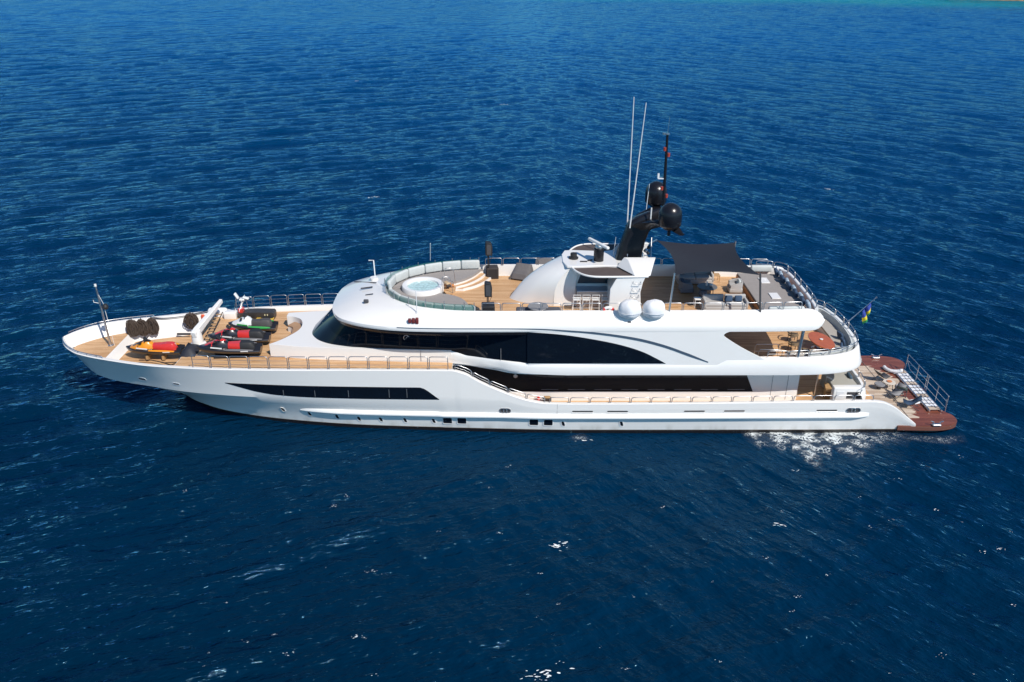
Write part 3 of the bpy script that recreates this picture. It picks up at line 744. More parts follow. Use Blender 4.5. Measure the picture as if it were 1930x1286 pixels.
# arch and hardtop
base = cr([(2.6,1.25,6.65),(1.4,1.0,6.65),(.4,.65,6.65),(-.15,.05,6.65),(.45,-.6,6.65),(1.3,-.95,6.65),(2.35,-1.25,6.65)], 6)
top = cr([(3.5,1.25,9.05),(3.15,.95,9.08),(2.95,.5,9.1),(2.9,0,9.1),(2.95,-.5,9.1),(3.15,-.95,9.08),(3.4,-1.25,9.05)], 6)
q = MB(); rows = []
for a, b in zip(base, top):
    rows.append([tuple(a[i]+(b[i]-a[i])*t+(-.28*math.sin(math.pi*t) if i == 0 else 0)+((.14*math.sin(math.pi*t)*(1 if a[1]>0 else -1)*min(1,abs(a[1]))) if i == 1 else 0)+((.25*math.sin(math.pi*t)) if i == 2 else 0) for i in range(3)) for t in np.linspace(0,1,9)])
q.grid(rows); q.build('arch_fairing', WHITE, Y0, smooth=60)
q = MB(); q.prism([(2.35,-1.2),(6.6,-1.2),(6.6,1.2),(2.6,1.2)], 6.65, 7.2)
q.slab([(2.45,6.65),(6.6,6.65),(6.6,9.0),(3.4,9.0)], lambda x,z: (x,-.95,z), lambda x,z: (x,.95,z)); q.build('bar_house', WHITE, Y0)
for s in (-1, 1):
    ck_ = [((2.35 if s < 0 else 2.6)+(.95)*t-.28*math.sin(math.pi*t)+.04, 6.65+2.4*t+.25*math.sin(math.pi*t)*.9) for t in np.linspace(0,1,9)]
    q = MB(); q.slab(ck_+[(3.75,9.0),(3.62,8.0),(3.7,6.65)], lambda x,z: (x,s*1.235,z), lambda x,z: (x,s*.96,z)); q.build('bar_cheek', WHITE, Y0)
q = MB(); q.prism([(3.1,-1.3),(3.6,-1.38),(4.4,-1.3),(5.4,-1.2),(6.2,-1.35),(6.6,-1.6),(7.7,-1.6),(7.9,-.9),(7.9,.9),(7.7,1.6),(6.6,1.6),(5.4,1.2),(3.6,1.38),(3.1,1.3),(2.9,.6),(2.9,-.6)], 9.0, 9.14); q.build('hardtop', WHITE, Y0, bevel=.03)
for s in (-1, 1):
    rim = cr([(3.38,-1.25),(3.55,-1.8),(3.95,-2.4),(4.5,-2.7),(5.4,-2.74),(6.5,-2.72),(7.5,-2.7)], 5)
    q = MB(); q.tube([(x, -s*y if s<0 else -y, 9.03) if False else (x, (y if s<0 else -y), 9.03) for x, y in rim], .06, 8); q.build('canopy_rim', WHITE, Y0)
    pl_ = [(x, y) for x, y in rim]+[(6.75,-2.2),(6.55,-1.3),(5.4,-1.1),(4.4,-1.2),(3.6,-1.28)]
    if s > 0: pl_ = [(x, -y) for x, y in pl_]
    q = MB(); q.prism(pl_, 9.02, 9.035); q.build('canopy_mesh', mat('brown_mesh', (.085,.065,.06), .8, var=.08), Y0)
# aft arch leg with rungs (port), plain leg starboard
for s in (-1, 1):
    def wq(u, v): p = W(u, v, -2.72); return (p[0], p[2])
    pr = [wq(1163,524),wq(1218,520),wq(1212,533),wq(1207,552),(wq(1210,575)[0],6.65),(wq(1147,575)[0],6.65),wq(1150,545)]
    q = MB(); q.slab(pr, lambda x,z: (x, s*2.72, z), lambda x,z: (x, s*1.3, z)); leg = q.build('arch_leg', WHITE, Y0, bevel=.03)
    q = MB(); 
    A = [(5.9,1.3,9.1),(7.9,1.3,9.1),(7.6,2.74,9.08),(6.75,2.74,9.08)]; B = [(6.3,1.2,9.62),(8.1,1.2,9.62),(8.0,1.5,9.6),(6.5,1.5,9.6)]
    q.grid([[(x, s*y, z) for x,y,z in A], [(x, s*y, z) for x,y,z in B]], cv=True, capa=True, capb=True); q.build('arch_shoulder', WHITE, Y0, bevel=.03)
    if s < 0:
        for u0, u1, v in ((1194,1208,531),(1192,1206,544),(1190,1204,556)):
            a = W(u0, v, -2.74); b = W(u1, v, -2.74); q = MB()
            q.tube([(a[0],-2.71,a[2]),(a[0],-2.88,a[2]-.1),(b[0],-2.88,a[2]-.1),(b[0],-2.71,a[2])], .018, 6); q.build('rung', STEEL, leg)
q = MB(); q.slab([(3.75,7.95),(5.95,7.95),(5.95,8.72),(4.0,8.72)], lambda x,z: (x,-.955,z), lambda x,z: (x,-.985,z)); bw_ = q.build('bar_cabinet', mat('blue_glass', (.03,.055,.075), .12), Y0)
q = MB(); q.box((4.85,-1.32,7.74),(2.35,.72,.06)); q.build('bar_counter', mat('blue_grey_stone', (.34,.40,.48), .25), Y0, bevel=.01)
q = MB(); q.box((4.85,-1.3,7.18),(2.3,.55,1.06)); q.build('bar_front', mat('beige_panel', (.50,.44,.40), .5), Y0)
# things on the hardtop
q = MB(); p = G(1128,491,9.14); q.lathe(p, [(0,0),(.29,0),(.29,.72),(.25,.76),(0,.76)], 20); rb = q.build('radar_base', BLACK, Y0)
q = MB(); q.lathe((p[0],p[1],p[2]+.76), [(.0,0),(.22,0),(.24,.1),(.16,.24),(0,.28)], 16); q.build('radar_motor', STEEL, rb)
a = G(1110,449,10.3); b = G(1147,468,10.3); q = MB(); q.rbox(((a[0]+b[0])/2,(a[1]+b[1])/2,10.28),(math.hypot(a[0]-b[0],a[1]-b[1]),.2,.17),.07,rz=math.atan2(b[1]-a[1],b[0]-a[0])); q.build('radar_scanner', WHITE, Y0)
p = G(1081,488,9.12); q = MB(); q.lathe(p, [(0,0),(.27,0),(.28,.1),(.19,.14),(.19,.34),(0,.38)], 18); q.build('satellite_compass', BLACKM, Y0)
q = MB(); q.tube([G(1156,483,9.14), W(1161,447,.3)], .02, 6); q.tube([G(1182,491,9.14), tuple(np.array(G(1182,491,9.14))+(0,0,.4))], .035, 6); q.build('hardtop_antenna', GREYW, Y0)
q = MB(); q.box(G(1100,493,9.17),(.4,.06,.06)); q.box(G(1112,491,9.17),(.3,.05,.1), rz=.4); q.build('horn', BLACKM, Y0)
# mast
q = MB(); rows = []
for z, x0, x1, hw_ in ((9.1,5.95,7.45,.48),(9.6,6.1,7.5,.42),(10.2,6.25,7.6,.40),(10.8,6.42,7.8,.36),(11.3,6.6,8.3,.40),(11.6,7.0,8.7,.34),(11.9,7.7,9.0,.26),(12.15,8.4,9.15,.16)):
    c = (x0+x1)/2; h = (x1-x0)/2; rows.append([(c+h*math.copysign(abs(math.cos(a))**.45, math.cos(a)), hw_*math.copysign(abs(math.sin(a))**.45, math.sin(a)), z) for a in np.linspace(0, 2*math.pi, 20, endpoint=False)])
q.grid(rows, cv=True, capa=True, capb=True); mast = q.build('mast', BLACK, Y0, smooth=50)
for s in (-1, 1):
    q = MB(); rows = []
    for t in np.linspace(0, 1, 14):
        y = .15+2.25*t; xa = 6.45+2.75*t**1.1; xb = 8.45+.9*t; zc = 11.0+.62*math.sin(min(1,t*1.1)*math.pi*.85)+.04*t
        th = .30*(1-.85*t); xb = max(xb, xa+.05)
        rows.append([(xa, s*y, zc), (xa+(xb-xa)*.35, s*y, zc+th), (xb, s*y, zc+.06), (xa+(xb-xa)*.35, s*y, zc-th)])
    q.grid(rows, cv=True, capa=True, capb=True); q.build('mast_wing', BLACK, mast, smooth=50)
    p0 = W(1261 if s < 0 else 1234.5, 436 if s < 0 else 392, s*1.95)
    q = MB(); q.lathe(p0, [(0,-.25),(.09,-.25),(.09,.1),(0,.1)], 10)
    q.lathe(p0, [(0,.10),(.3,.12),(.58,.34),(.62,.40),(.63,.95),(.60,1.15),(.50,1.34),(.34,1.48),(.16,1.56),(0,1.58)], 28); q.build('satellite_dome', BLACK, mast, smooth=40)
tp = W(1258,254,0); bt = W(1250,388,0)
q = MB(); q.tube([bt, tp], .085, 8, taper=[1.15,.8]); pole = q.build('mast_pole', BLACK, mast)
q = MB(); q.tube([tp,(tp[0]+.05,0,tp[2]+.9)], .012, 5); q.cyl((tp[0]-.18,0,tp[2]),.09,.1,10); q.cyl((tp[0]+.02,0,tp[2]),.11,.06,10); q.build('wind_sensor', STEEL, pole)
for t, dx in ((.78,-.1),(.70,.12),(.23,-.14),(.12,.14)):
    q = MB(); z = bt[2]+(tp[2]-bt[2])*t; x = bt[0]+(tp[0]-bt[0])*t; q.cyl((x+dx,-.03,z),.08,.2,10); q.build('mast_light', mat('red_lens', (.35,.05,.03), .25), pole)
q = MB(); q.box((bt[0]-.25,0,bt[2]+1.55),(.35,.1,.05)); q.box((bt[0]-.4,0,bt[2]+1.7),(.1,.1,.25)); q.build('mast_bracket', GREYW, pole)
for (ub, vb), (ut, vt), y in (((1182,428),(1195,183),.5),((1187,430),(1218,194),-.5)):
    q = MB(); q.tube([W(ub,vb,y), W(ut,vt,y)], .035, 6, taper=[1.1,.5]); q.build('whip_antenna', GREYW, Y0)
q = MB(); q.tube([W(1218,395,.6), W(1224,347,.6)], .02, 6); q.tube([W(1226,416,-.6), W(1228,392,-.6)], .04, 6); q.build('short_antenna', GREYW, mast)
# signal flag hoist and clutter abaft the mast
q = MB(); q.tube([G(1226,496,9.15), W(1228,448,.2)], .04, 6); hoist = q.build('hoist_post', STEEL, Y0)
r_ = random.Random(3)
for k in range(9):
    q = MB(); q.rbox(tuple(np.array(W(1213+r_.uniform(-10,12), 484+r_.uniform(-20,8), .2+r_.uniform(-.3,.3)))), (r_.uniform(.12,.3),)*3, .03, rz=r_.random()*3, rx=r_.random()); q.build('deck_fitting', (WHITE, WOODL, BLACKM, STEEL)[k%4], Y0)
# roof fittings forward
q = MB(); q.tube([G(707,522,7.3), W(704,491,2.4), (W(704,491,2.4)[0]-.3, 2.4, W(704,491,2.4)[2])], .035, 6); q.build('searchlight_post', GREYW, Y0)
q = MB(); q.tube([G(811,491,7.4), W(811,459,3.6)], .022, 6); q.build('roof_antenna', GREYW, Y0)
q = MB(); a = W(786,590,-3.55); q.tube([a, (a[0],a[1],a[2]+1.35)], .022, 6); q.cyl((a[0],a[1],a[2]-.02),.08,.06,10); q.build('roof_antenna', GREYW, Y0)
RV = np.array([p for row in RL+RR for p in row[4:14]])
def onroof(u, v, up=0):
    z = 7.0
    for _ in range(6):
        p = G(u, v, z); d = (RV[:,0]-p[0])**2+(RV[:,1]-p[1])**2; i = np.argsort(d)[:4]; w_ = 1/(d[i]+1e-4); z = float((RV[i,2]*w_).sum()/w_.sum())+up
    return G(u, v, z)
for (u0,v0),(u1,v1),z,rr in (((668,531),(709,533),.06,.03),((680,544),(702,541),.07,.045),((689,556),(703,554),.05,.03),((726,538),(737,552),.05,.03)):
    q = MB(); q.tube([onroof(u0,v0,z),onroof(u1,v1,z)], rr, 6); q.build('roof_grab_bar', DARKGREY, Y0)
q = MB(); p = onroof(690,568,.08); q.rbox((p[0],p[1],p[2]),(.28,.18,.2),.05); q.build('roof_spotlight', DARKGREY, Y0)
q = MB(); p = onroof(705,527,.02); q.cyl(p,.24,.14,14); q.build('roof_hatch', WHITE, Y0)
q = MB(); p = W(781,605,-4.05)
for k in range(3): q.rbox((p[0]-.25+.2*k,p[1]-.03,p[2]+.02),(.17,.16,.24+.05*k),.03)
q.build('port_navigation_light', mat('dark_red', (.16,.03,.03), .4, var=.3, vscale=12), Y0)
q = MB(); p = W(1186,609,-4.17); q.rbox((p[0],p[1],p[2]),(.18,.08,.18),.01); q.build('side_light', DARKGREY, Y0)

# bulwark housing by the crane, hull seams
q = MB(); q.rbox((-18.9,3.5,4.0),(1.3,.5,.95),.24); q.build('bulwark_housing', WHITE, Y0)
for s in (-1, 1):
    for x, z0, z1 in ((2.55,1.45,2.1),(-11.6,2.5,2.5)):
        if z0 == z1: continue
        q = MB(); q.grid([[(x, s*(hull_y(x,z)+.004), z),(x+.018, s*(hull_y(x,z)+.004), z)] for z in np.linspace(z0,z1,4)]); q.build('panel_seam', MIDGREY, Y0)
    for x in (-5.2,-4.4):
        q = MB(); q.box((x, s*(2.99+(x+3.6)*-.02), 4.3),(.015,.02,.68)); q.build('panel_seam', MIDGREY, Y0)
    for x, y, z in ((-6.0,2.79,5.35),):
        q = MB(); q.tube([(x+.16*math.cos(a), s*y, z+.16*math.sin(a)) for a in np.linspace(0,2*math.pi,18,endpoint=False)], .022, 6, closed=True); q.tube([(x-.08,s*y,z-.1),(x+.08,s*y,z+.1)], .02, 6); q.build('window_clear_view_ring', STEEL, Y0)
    for x in np.arange(1.6, 13.6, 1.45):
        q = MB(); q.box((x, s*3.6, 3.67),(.9,.12,.05)); q.build('ceiling_light_strip', GREYW, Y0)
# ================================================================ AFT SUN PAD, STERN SEATS (fixed)
q = MB(); q.prism([(13.95,-2.85),(16.6,-2.85),(16.75,0),(16.6,2.75),(13.95,2.95)], 6.65, 6.98); q.build('aft_pad_base', mat('orange_teak', (.42,.19,.08), .5, var=.1), Y0)
q = MB(); q.prism([(13.98,-2.85),(16.5,-2.85),(16.65,0),(16.5,2.65),(13.98,2.9)], 6.98, 7.1); q.build('aft_sun_pad', CUSH, Y0, bevel=.03)
for u, v in ((1440,529),(1460,558)):
    p = G(u, v, 7.12); q = MB(); q.box((p[0],p[1],7.125),(.52,.85,.05)); q.build('pad_hatch', WHITE, Y0, bevel=.01)
# stern seat on the upper deck
sp = [(x-.25, y*.9) for x, y in pth if x > 16.8]; si = [(x-.85-.15*(1-abs(y)/4), y*.72) for x, y in sp]
q = MB(); q.prism(sp+si[::-1], 3.95, 4.32); q.build('stern_bench', GREYW, Y0)
q = MB(); q.prism(sp+si[::-1], 4.32, 4.44); q.build('stern_bench_cushion', mat('beige_fabric', (.38,.35,.31), .85), Y0, bevel=.02)
q = MB(); q.grid([[(x+.06,y*1.02,4.4),(x+.08,y*1.02,4.78),(x-.08,y*.98,4.8),(x-.14,y*.96,4.42)] for x, y in sp]); q.build('stern_backrest', CUSHL, Y0)
for s in (-1, 1):
    a = W(1503,676,-4.15); b = W(1515,622,-4.15); q = MB(); q.tube([(a[0],s*4.12,4.7),(b[0],s*4.12,6.45)], .09, 10); q.build('roof_pillar', STEEL, Y0)
q = MB()
for y in (-2.6,-3.3): q.tube([(13.95,y,3.95),(13.95,y,4.75),(14.05,y,4.85),(15.2,y,4.85),(15.3,y,4.75),(15.3,y,3.95)], .022, 6); q.tube([(13.95,y,4.4),(15.3,y,4.4)], .014, 6)
q.build('stair_guard', STEEL, Y0)
q = MB(); st0 = (19.85,0,4.75); tip = W(1652,561,0); q.tube([st0, tip], .035, 8, taper=[1.2,.7]); q.cyl((tip[0],tip[1],tip[2]-.03),.05,.08,8); q.build('flagstaff', STEEL, Y0)

# ---- main deck aft: transom wall, lockers, seats
q = MB(); tw = cr([(20.0,-3.95),(20.45,-3.4),(20.7,-2.2),(20.75,0),(20.7,2.2),(20.45,3.4),(20.0,3.95)], 6)
q.grid([[(x,y*1.03,.5),(x+.02,y*1.03,2.05),(x-.04,y*1.01,2.28),(x-.2,y*.98,2.3),(x-.26,y*.96,2.2),(x-.26,y*.96,1.36)] for x, y in tw]); q.build('transom_wall', WHITE, Y0, smooth=50)
hoops('transom_railing', [(x-.1, y, 2.29) for x, y in tw], .38, wires=1, pitch=1.2)
q = MB(); q.rbox((19.35,-3.5,1.98),(1.75,.4,1.25),.05); ck = q.build('deck_locker', WHITE, Y0)
q = MB(); q.box((18.85,-3.705,2.12),(.42,.02,.5)); q.build('locker_door', GREYW, ck)
q = MB(); q.box((19.65,-3.705,2.12),(.8,.02,.42)); q.build('locker_vent', DARKGREY, ck)
q = MB(); q.rbox((19.5,-2.1,1.8),(1.5,2.3,.9),.05); q.build('aft_bench', mat('greige', (.36,.35,.31), .7), Y0)
q = MB()
for y in (-2.5,2.5): q.tube([(17.9,y,1.35),(17.9,y,3.72)], .05, 8)
q.build('deck_pillar', STEEL, Y0)
# side cleats on the platform
def cleat(x, y, rz=0):
    q = MB(); q.rbox((x,y,.60),(.5,.24,.12),.05,rz=rz)
    for d in (-.28,.28): q.tube([(x+d*.6*math.cos(rz),y+d*.6*math.sin(rz),.62),(x+d*.7*math.cos(rz),y+d*.7*math.sin(rz),.78),(x+d*1.25*math.cos(rz),y+d*1.25*math.sin(rz),.84)], .035, 8)
    q.build('mooring_cleat', STEEL, Y0)
p = G(1765,801,.6); cleat(p[0],p[1]); p = G(1651,674,.6); cleat(p[0],p[1])
for s in (-1,1): pass

# ---- foredeck fixed gear
q = MB(); b0 = (-18.75,-.75,3.9); q.lathe(b0, [(0,0),(.5,0),(.46,.12),(.34,.2),(.30,.7),(.26,.95),(0,1.0)], 20); dv = q.build('crane_pedestal', WHITE, Y0)
tipc = W(417,567,2.6); A = Vector((b0[0],b0[1],4.75)); B = Vector(tipc)
q = MB(); d = (B-A); L = d.length; rows = []
xa = d.normalized(); up = Vector((0,0,1)); sd_ = xa.cross(up).normalized(); u2 = sd_.cross(xa)
for t, w_, h in ((-.1,.15,.20),(.05,.17,.22),(.5,.14,.17),(1,.10,.13)):
    c = A+d*t; rows.append([c+sd_*w_+u2*h, c-sd_*w_+u2*h, c-sd_*w_-u2*h, c+sd_*w_-u2*h])
q.grid(rows, cv=True, capa=True, capb=True); q.build('crane_boom', WHITE, dv, bevel=.04)
q = MB(); q.tube([A+Vector((0,0,-.5)), A+d*.4-u2*.2], .06, 8); q.build('crane_ram', STEEL, dv)
q = MB(); q.rbox((-18.0,3.2,4.12),(.8,.5,.5),.08); lk = q.build('foredeck_locker', WHITE, Y0)
q = MB(); q.tube([(-17.9,3.2,3.9),(-17.5,3.3,5.2),(-17.1,3.2,3.9)], .02, 6); q.tube([(-17.3,2.8,4.5),(-17.0,3.4,5.4),(-16.8,3.4,3.9)], .02, 6); q.build('locker_frame', STEEL, Y0)
bm0 = G(209,652,3.4); bt0 = W(180,540,.1)
bmp = Vector(bm0); bmt = Vector(bt0)
q = MB(); q.tube([bmp, bmt], .065, 8, taper=[1.2,.8]); q.cyl((bmp[0],bmp[1],bmp[2]),.16,.05,12); bmst = q.build('bow_mast', STEEL, Y0)
q = MB(); m = bmp.lerp(bmt,.72); q.lathe(m+Vector((.28,0,-.2)), [(0,-.18),(.12,-.15),(.18,0),(.12,.15),(0,.18)], 14); q.build('anchor_ball', BLACKM, bmst)
q = MB(); q.tube([m, m+Vector((-.35,0,.08)), m+Vector((-.35,0,.22))], .02, 6); q.tube([bmp+Vector((.2,.05,0)), m+Vector((.2,0,0)), bmp.lerp(bmt,.9)], .014, 6); q.cyl(tuple(bmt),.07,.14,10); q.build('masthead_light', WHITE, bmst)
q = MB(); q.slab(rounded(.9,.13,.06), lambda a,b: (-20.9+a, 2.44+b*.2, 3.12+b), lambda a,b: (-20.9+a, 2.40+b*.2, 3.12+b)); q.build('bulwark_slot', DARKGREY, Y0)
q = MB(); q.lathe((-20.6,-2.75,2.86), [(0,0),(.34,0),(.3,.1),(.2,.16),(.2,.4),(.3,.46),(.28,.56),(0,.58)], 18); q.build('anchor_windlass', STEEL, Y0)

# ================================================================ THINGS ON DECK
def P3(u, v, z): p = G(u, v, z); return (p[0], p[1])
BLK = mat('ski_black', (.015,.015,.018), .28, coat=.5); 
RED = mat('ski_red', (.62,.035,.030), .3, coat=.5); ORG = mat('ski_orange', (.72,.27,.012), .3, coat=.5)
WSK = mat('ski_white', (.72,.73,.72), .3, coat=.5); GRN = mat('ski_green', (.03,.30,.06), .35, coat=.4); GRYS = mat('ski_grey', (.12,.12,.13), .6)
def jetski(name, loc, rz, label, hullm, hood, seatm, accent, L=3.3, stripe=None, cradle=False, panel=None, front=None):
    t = empty(name, loc, rz, label, 'jet ski', 'jet skis stored on the foredeck'); k = L/3.3
    hwf = curve1([(-1.65,.03),(-1.5,.2),(-1.1,.42),(-.5,.56),(.3,.6),(1.2,.58),(1.65,.52)]); q = MB(); rows = []
    kz = curve1([(-1.65,.52),(-1.45,.32),(-1.0,.16),(-.3,.10),(1.65,.10)]); gz = curve1([(-1.65,.60),(-1.2,.60),(-.4,.55),(.6,.48),(1.65,.42)])
    for x in np.linspace(-1.65, 1.65, 22):
        w_, a, g = hwf(x), kz(x), gz(x)
        rows.append([(x*k,0,a),(x*k,w_*.55,a+(g-a)*.28),(x*k,w_*.95,a+(g-a)*.7),(x*k,w_*1.04,g),(x*k,w_*.97,g+.05),(x*k,w_*.62,g+.07 if x<.0 else g-.06),(x*k,0,g+.08)][:7]+[(x*k,-w_*.62,g+.07 if x<.0 else g-.06),(x*k,-w_*.97,g+.05),(x*k,-w_*1.04,g),(x*k,-w_*.95,a+(g-a)*.7),(x*k,-w_*.55,a+(g-a)*.28)])
    q.grid(rows, cv=True, capb=True); q.build('hull', hullm, t, smooth=40)
    # hood
    q = MB(); rows = []
    ht = curve1([(-1.58,.60),(-1.2,.74),(-.75,.93),(-.38,1.06),(-.15,1.0),(.0,.85)]); hw2 = curve1([(-1.58,.05),(-1.2,.30),(-.8,.44),(-.4,.40),(0,.26)])
    for x in np.linspace(-1.58, 0, 14):
        g = gz(x)+.05; w_, h = hw2(x), ht(x); rows.append([(x*k,w_*1.02,g),(x*k,w_*.95,g+(h-g)*.5),(x*k,w_*.55,g+(h-g)*.9),(x*k,0,h),(x*k,-w_*.55,g+(h-g)*.9),(x*k,-w_*.95,g+(h-g)*.5),(x*k,-w_*1.02,g)])
    q.grid(rows, capb=True); q.build('hood', hood, t, smooth=35)
    q = MB(); rows = []
    for i, x in enumerate(np.linspace(-1.22, -.12, 9)):
        g = gz(x)+.05; w_, h = hw2(x)*1.02, ht(x)+.014; zz = (.55,.8,.5,.95,.6,.35,.9,.7,.5)[i]
        rows.append([(x*k, w_*.95*zz+.02, g+(h-g)*(1-.55*zz)), (x*k, w_*.5*zz, g+(h-g)*.93), (x*k, 0, h), (x*k, -w_*.5*zz, g+(h-g)*.93), (x*k, -w_*.95*zz-.02, g+(h-g)*(1-.55*zz))])
    q.grid(rows); q.build('hood_panel', panel or hood, t, smooth=50)
    q = MB(); rows = []
    sh = curve1([(-.25,.86),(.1,.80),(.5,.80),(.75,.86),(1.2,.84),(1.35,.60)]); sw = curve1([(-.25,.14),(.1,.17),(.6,.22),(1.1,.22),(1.35,.16)])
    for x in np.linspace(-.25, 1.35, 14):
        w_, h = sw(x), sh(x); rows.append([(x*k,w_*1.2,.45),(x*k,w_*1.1,h-.1),(x*k,w_*.8,h),(x*k,-w_*.8,h),(x*k,-w_*1.1,h-.1),(x*k,-w_*1.2,.45)])
    q.grid(rows, capa=True, capb=True); q.build('seat', seatm, t, smooth=40)
    q = MB(); q.grid([[(x*k,y*1.18,z) for y, z in ((sw(x),.5),(sw(x)*.98,sh(x)-.1),(sw(x)*.7,sh(x)+.015),(-sw(x)*.7,sh(x)+.015),(-sw(x)*.98,sh(x)-.1),(-sw(x),.5))] for x in np.linspace(-.24,.62,7)]); q.build('seat_front', front or seatm, t, smooth=50)
    for y_ in (-.33,.33): q = MB(); q.rbox((-.62*k,y_,1.02),(.12,.2,.13),.04); q.build('mirror', BLACKM, t)
    q = MB(); q.tube([(-.34*k,-.38,1.14),(-.38*k,-.15,1.10),(-.38*k,.15,1.10),(-.34*k,.38,1.14)], .03, 6); q.rbox((-.42*k,0,1.1),(.2,.22,.12),.04)
    q.tube([(-.6*k,-.36,1.0),(-.6*k,-.44,1.08)], .06, 6); q.tube([(-.6*k,.36,1.0),(-.6*k,.44,1.08)], .06, 6); q.build('handlebar', BLACKM, t)
    for s in (-1, 1):   # side panels
        q = MB(); rows = []
        for x in np.linspace(-.15, 1.35, 10):
            w_ = hwf(x)*.99; g = gz(x); h = .10*math.sin(min(1,max(0,(x+.15)/1.5))*math.pi)**.5
            rows.append([(x*k, s*(w_*1.03), g+.055), (x*k, s*(w_*.93), g+.075+h*.7), (x*k, s*(w_*.74), g+.07+h*.2)])
        q.grid(rows); q.build('side_panel', accent, t)
        q = MB(); q.box((-.55*k, s*.475, .70),(.62,.03,.07), ry=.22 , rz=-s*.16); q.build('decal_stripe', stripe or WSK, t)
        q = MB(); q.box((.9*k, s*.60, .50),(.42,.03,.045)); q.build('rear_stripe', stripe or WSK, t)
    if cradle:
        for x in (-.35,.6): q = MB(); q.box((x,0,.05),(.14,.95,.26)); q.build('cradle_block', WOODL, t)
    else:
        q = MB(); q.box((0.1,0,.04),(1.9,.7,.14)); q.build('cradle', BLACKM, t)
    return t
c = P3(291,657,3.5); jetski('jet_ski', (c[0],c[1],3.02), R(2), 'orange and black jet ski with a red seat on wooden blocks in the bow', BLK, ORG, RED, ORG, 3.3, WSK, True, BLK, RED)
c = P3(432,655,4.45); jetski('jet_ski', (c[0],c[1],3.95), R(4), 'red and black jet ski nearest the rail, lowest in the row of four', BLK, BLK, mat('ski_seat', (.02,.02,.022), .6), GRYS, 3.6, WSK, False, RED, RED)
c = P3(450,634,4.45); jetski('jet_ski', (c[0],c[1],3.95), R(4), 'red and black jet ski between the green and white one and its red twin', BLK, BLK, mat('ski_seat', (.02,.02,.022), .6), GRYS, 3.6, WSK, False, RED, RED)
c = P3(476,612,4.45); jetski('jet_ski', (c[0],c[1],3.95), R(2), 'white and green jet ski with a dark seat beside the two red ones', BLK, WSK, mat('ski_seat2', (.07,.065,.065), .6), GRN, 2.9, GRN, False, WSK)
# stand-up ski, pole raised
c = P3(484,592,4.2)
t = empty('stand_up_jet_ski', (c[0],c[1],3.93), 0, 'black stand-up jet ski with its handle pole raised, beside the far rail', 'jet ski', 'jet skis stored on the foredeck')
q = MB(); rows = []
for x, w_, h in ((-1.15,.12,.3),(-1.0,.3,.4),(-.6,.34,.5),(0,.34,.52),(1.1,.33,.5),(1.18,.3,.42)): rows.append([(x,w_*.7,.05),(x,w_,.2),(x,w_,h),(x,-w_,h),(x,-w_,.2),(x,-w_*.7,.05)])
q.grid(rows, cv=True, capa=True, capb=True); q.build('hull', mat('dark_deck', (.045,.042,.042), .5, var=.1), t, smooth=40)
q = MB(); q.box((-.95,0,.55),(.28,.4,.25)); q.build('nose_cover', RED, t)
q = MB(); q.tube([(-.95,0,.5),(-.9,0,.95),(-.75,0,1.2)], .07, 8); q.build('handle_pole', WSK, t)
q = MB(); q.tube([(-.75,-.35,1.3),(-.75,.35,1.3)], .03, 6); q.rbox((-.8,0,1.28),(.34,.3,.14),.05); q.rbox((-1.12,0,1.52),(.12,.26,.42),.05,ry=-.5); q.rbox((-.55,0,1.38),(.4,.25,.12),.05,ry=.3); q.build('handlebar', WSK, t)
for x in (.62,.78): q = MB(); q.box((x,-.345,.35),(.06,.02,.1)); q.build('label_patch', mat('cream', (.7,.65,.4), .5), t)
# yellow board
c = P3(500,600,4.05); t = empty('foil_board', (c[0],c[1],3.92), R(-6), 'small yellow and black board beside the green and white jet ski', 'water toy')
q = MB(); q.rbox((0,0,.12),(1.1,.4,.1),.045); q.build('deck', mat('toy_yellow', (.55,.36,.06), .5), t)
q = MB(); q.box((.1,0,.19),(.7,.16,.05)); q.box((.25,0,.21),(.5,.3,.03), rz=.4); q.build('footpad', BLACKM, t)
c = P3(470,604,4.05); t = empty('tool_bag', (c[0],c[1],3.92), 0, 'open brown bag of small gear just forward of the yellow board', 'bag')
q = MB(); q.rbox((0,0,.12),(.5,.35,.24),.08); q.build('body', BROWN, t); q = MB(); q.tube([(-.15,0,.22),(-.1,0,.38),(.1,0,.38),(.15,0,.22)], .015, 5); q.build('handle', WOODL, t)

# folded boarding ladder
a = Vector((*P3(389,640,4.1),4.05)); b = Vector((*P3(416,597,4.3),4.6)); t = empty('boarding_ladder', tuple(a), 0, 'folded boarding ladder with pale wooden treads leaning behind the white crane boom', 'ladder')
dd = b-a; sv = Vector((.32,.05,0))
for s in (-1,1): q = MB(); q.tube([sv*s*.5, dd+sv*s*.5], .03, 6); q.build('stringer', BLACKM, t)
for k in range(8):
    q = MB(); c = dd*((k+.6)/8.4); q.box(tuple(c+Vector((0,0,.03))),(.34,.1,.03), rz=.1); q.build('tread', WOODL, t)

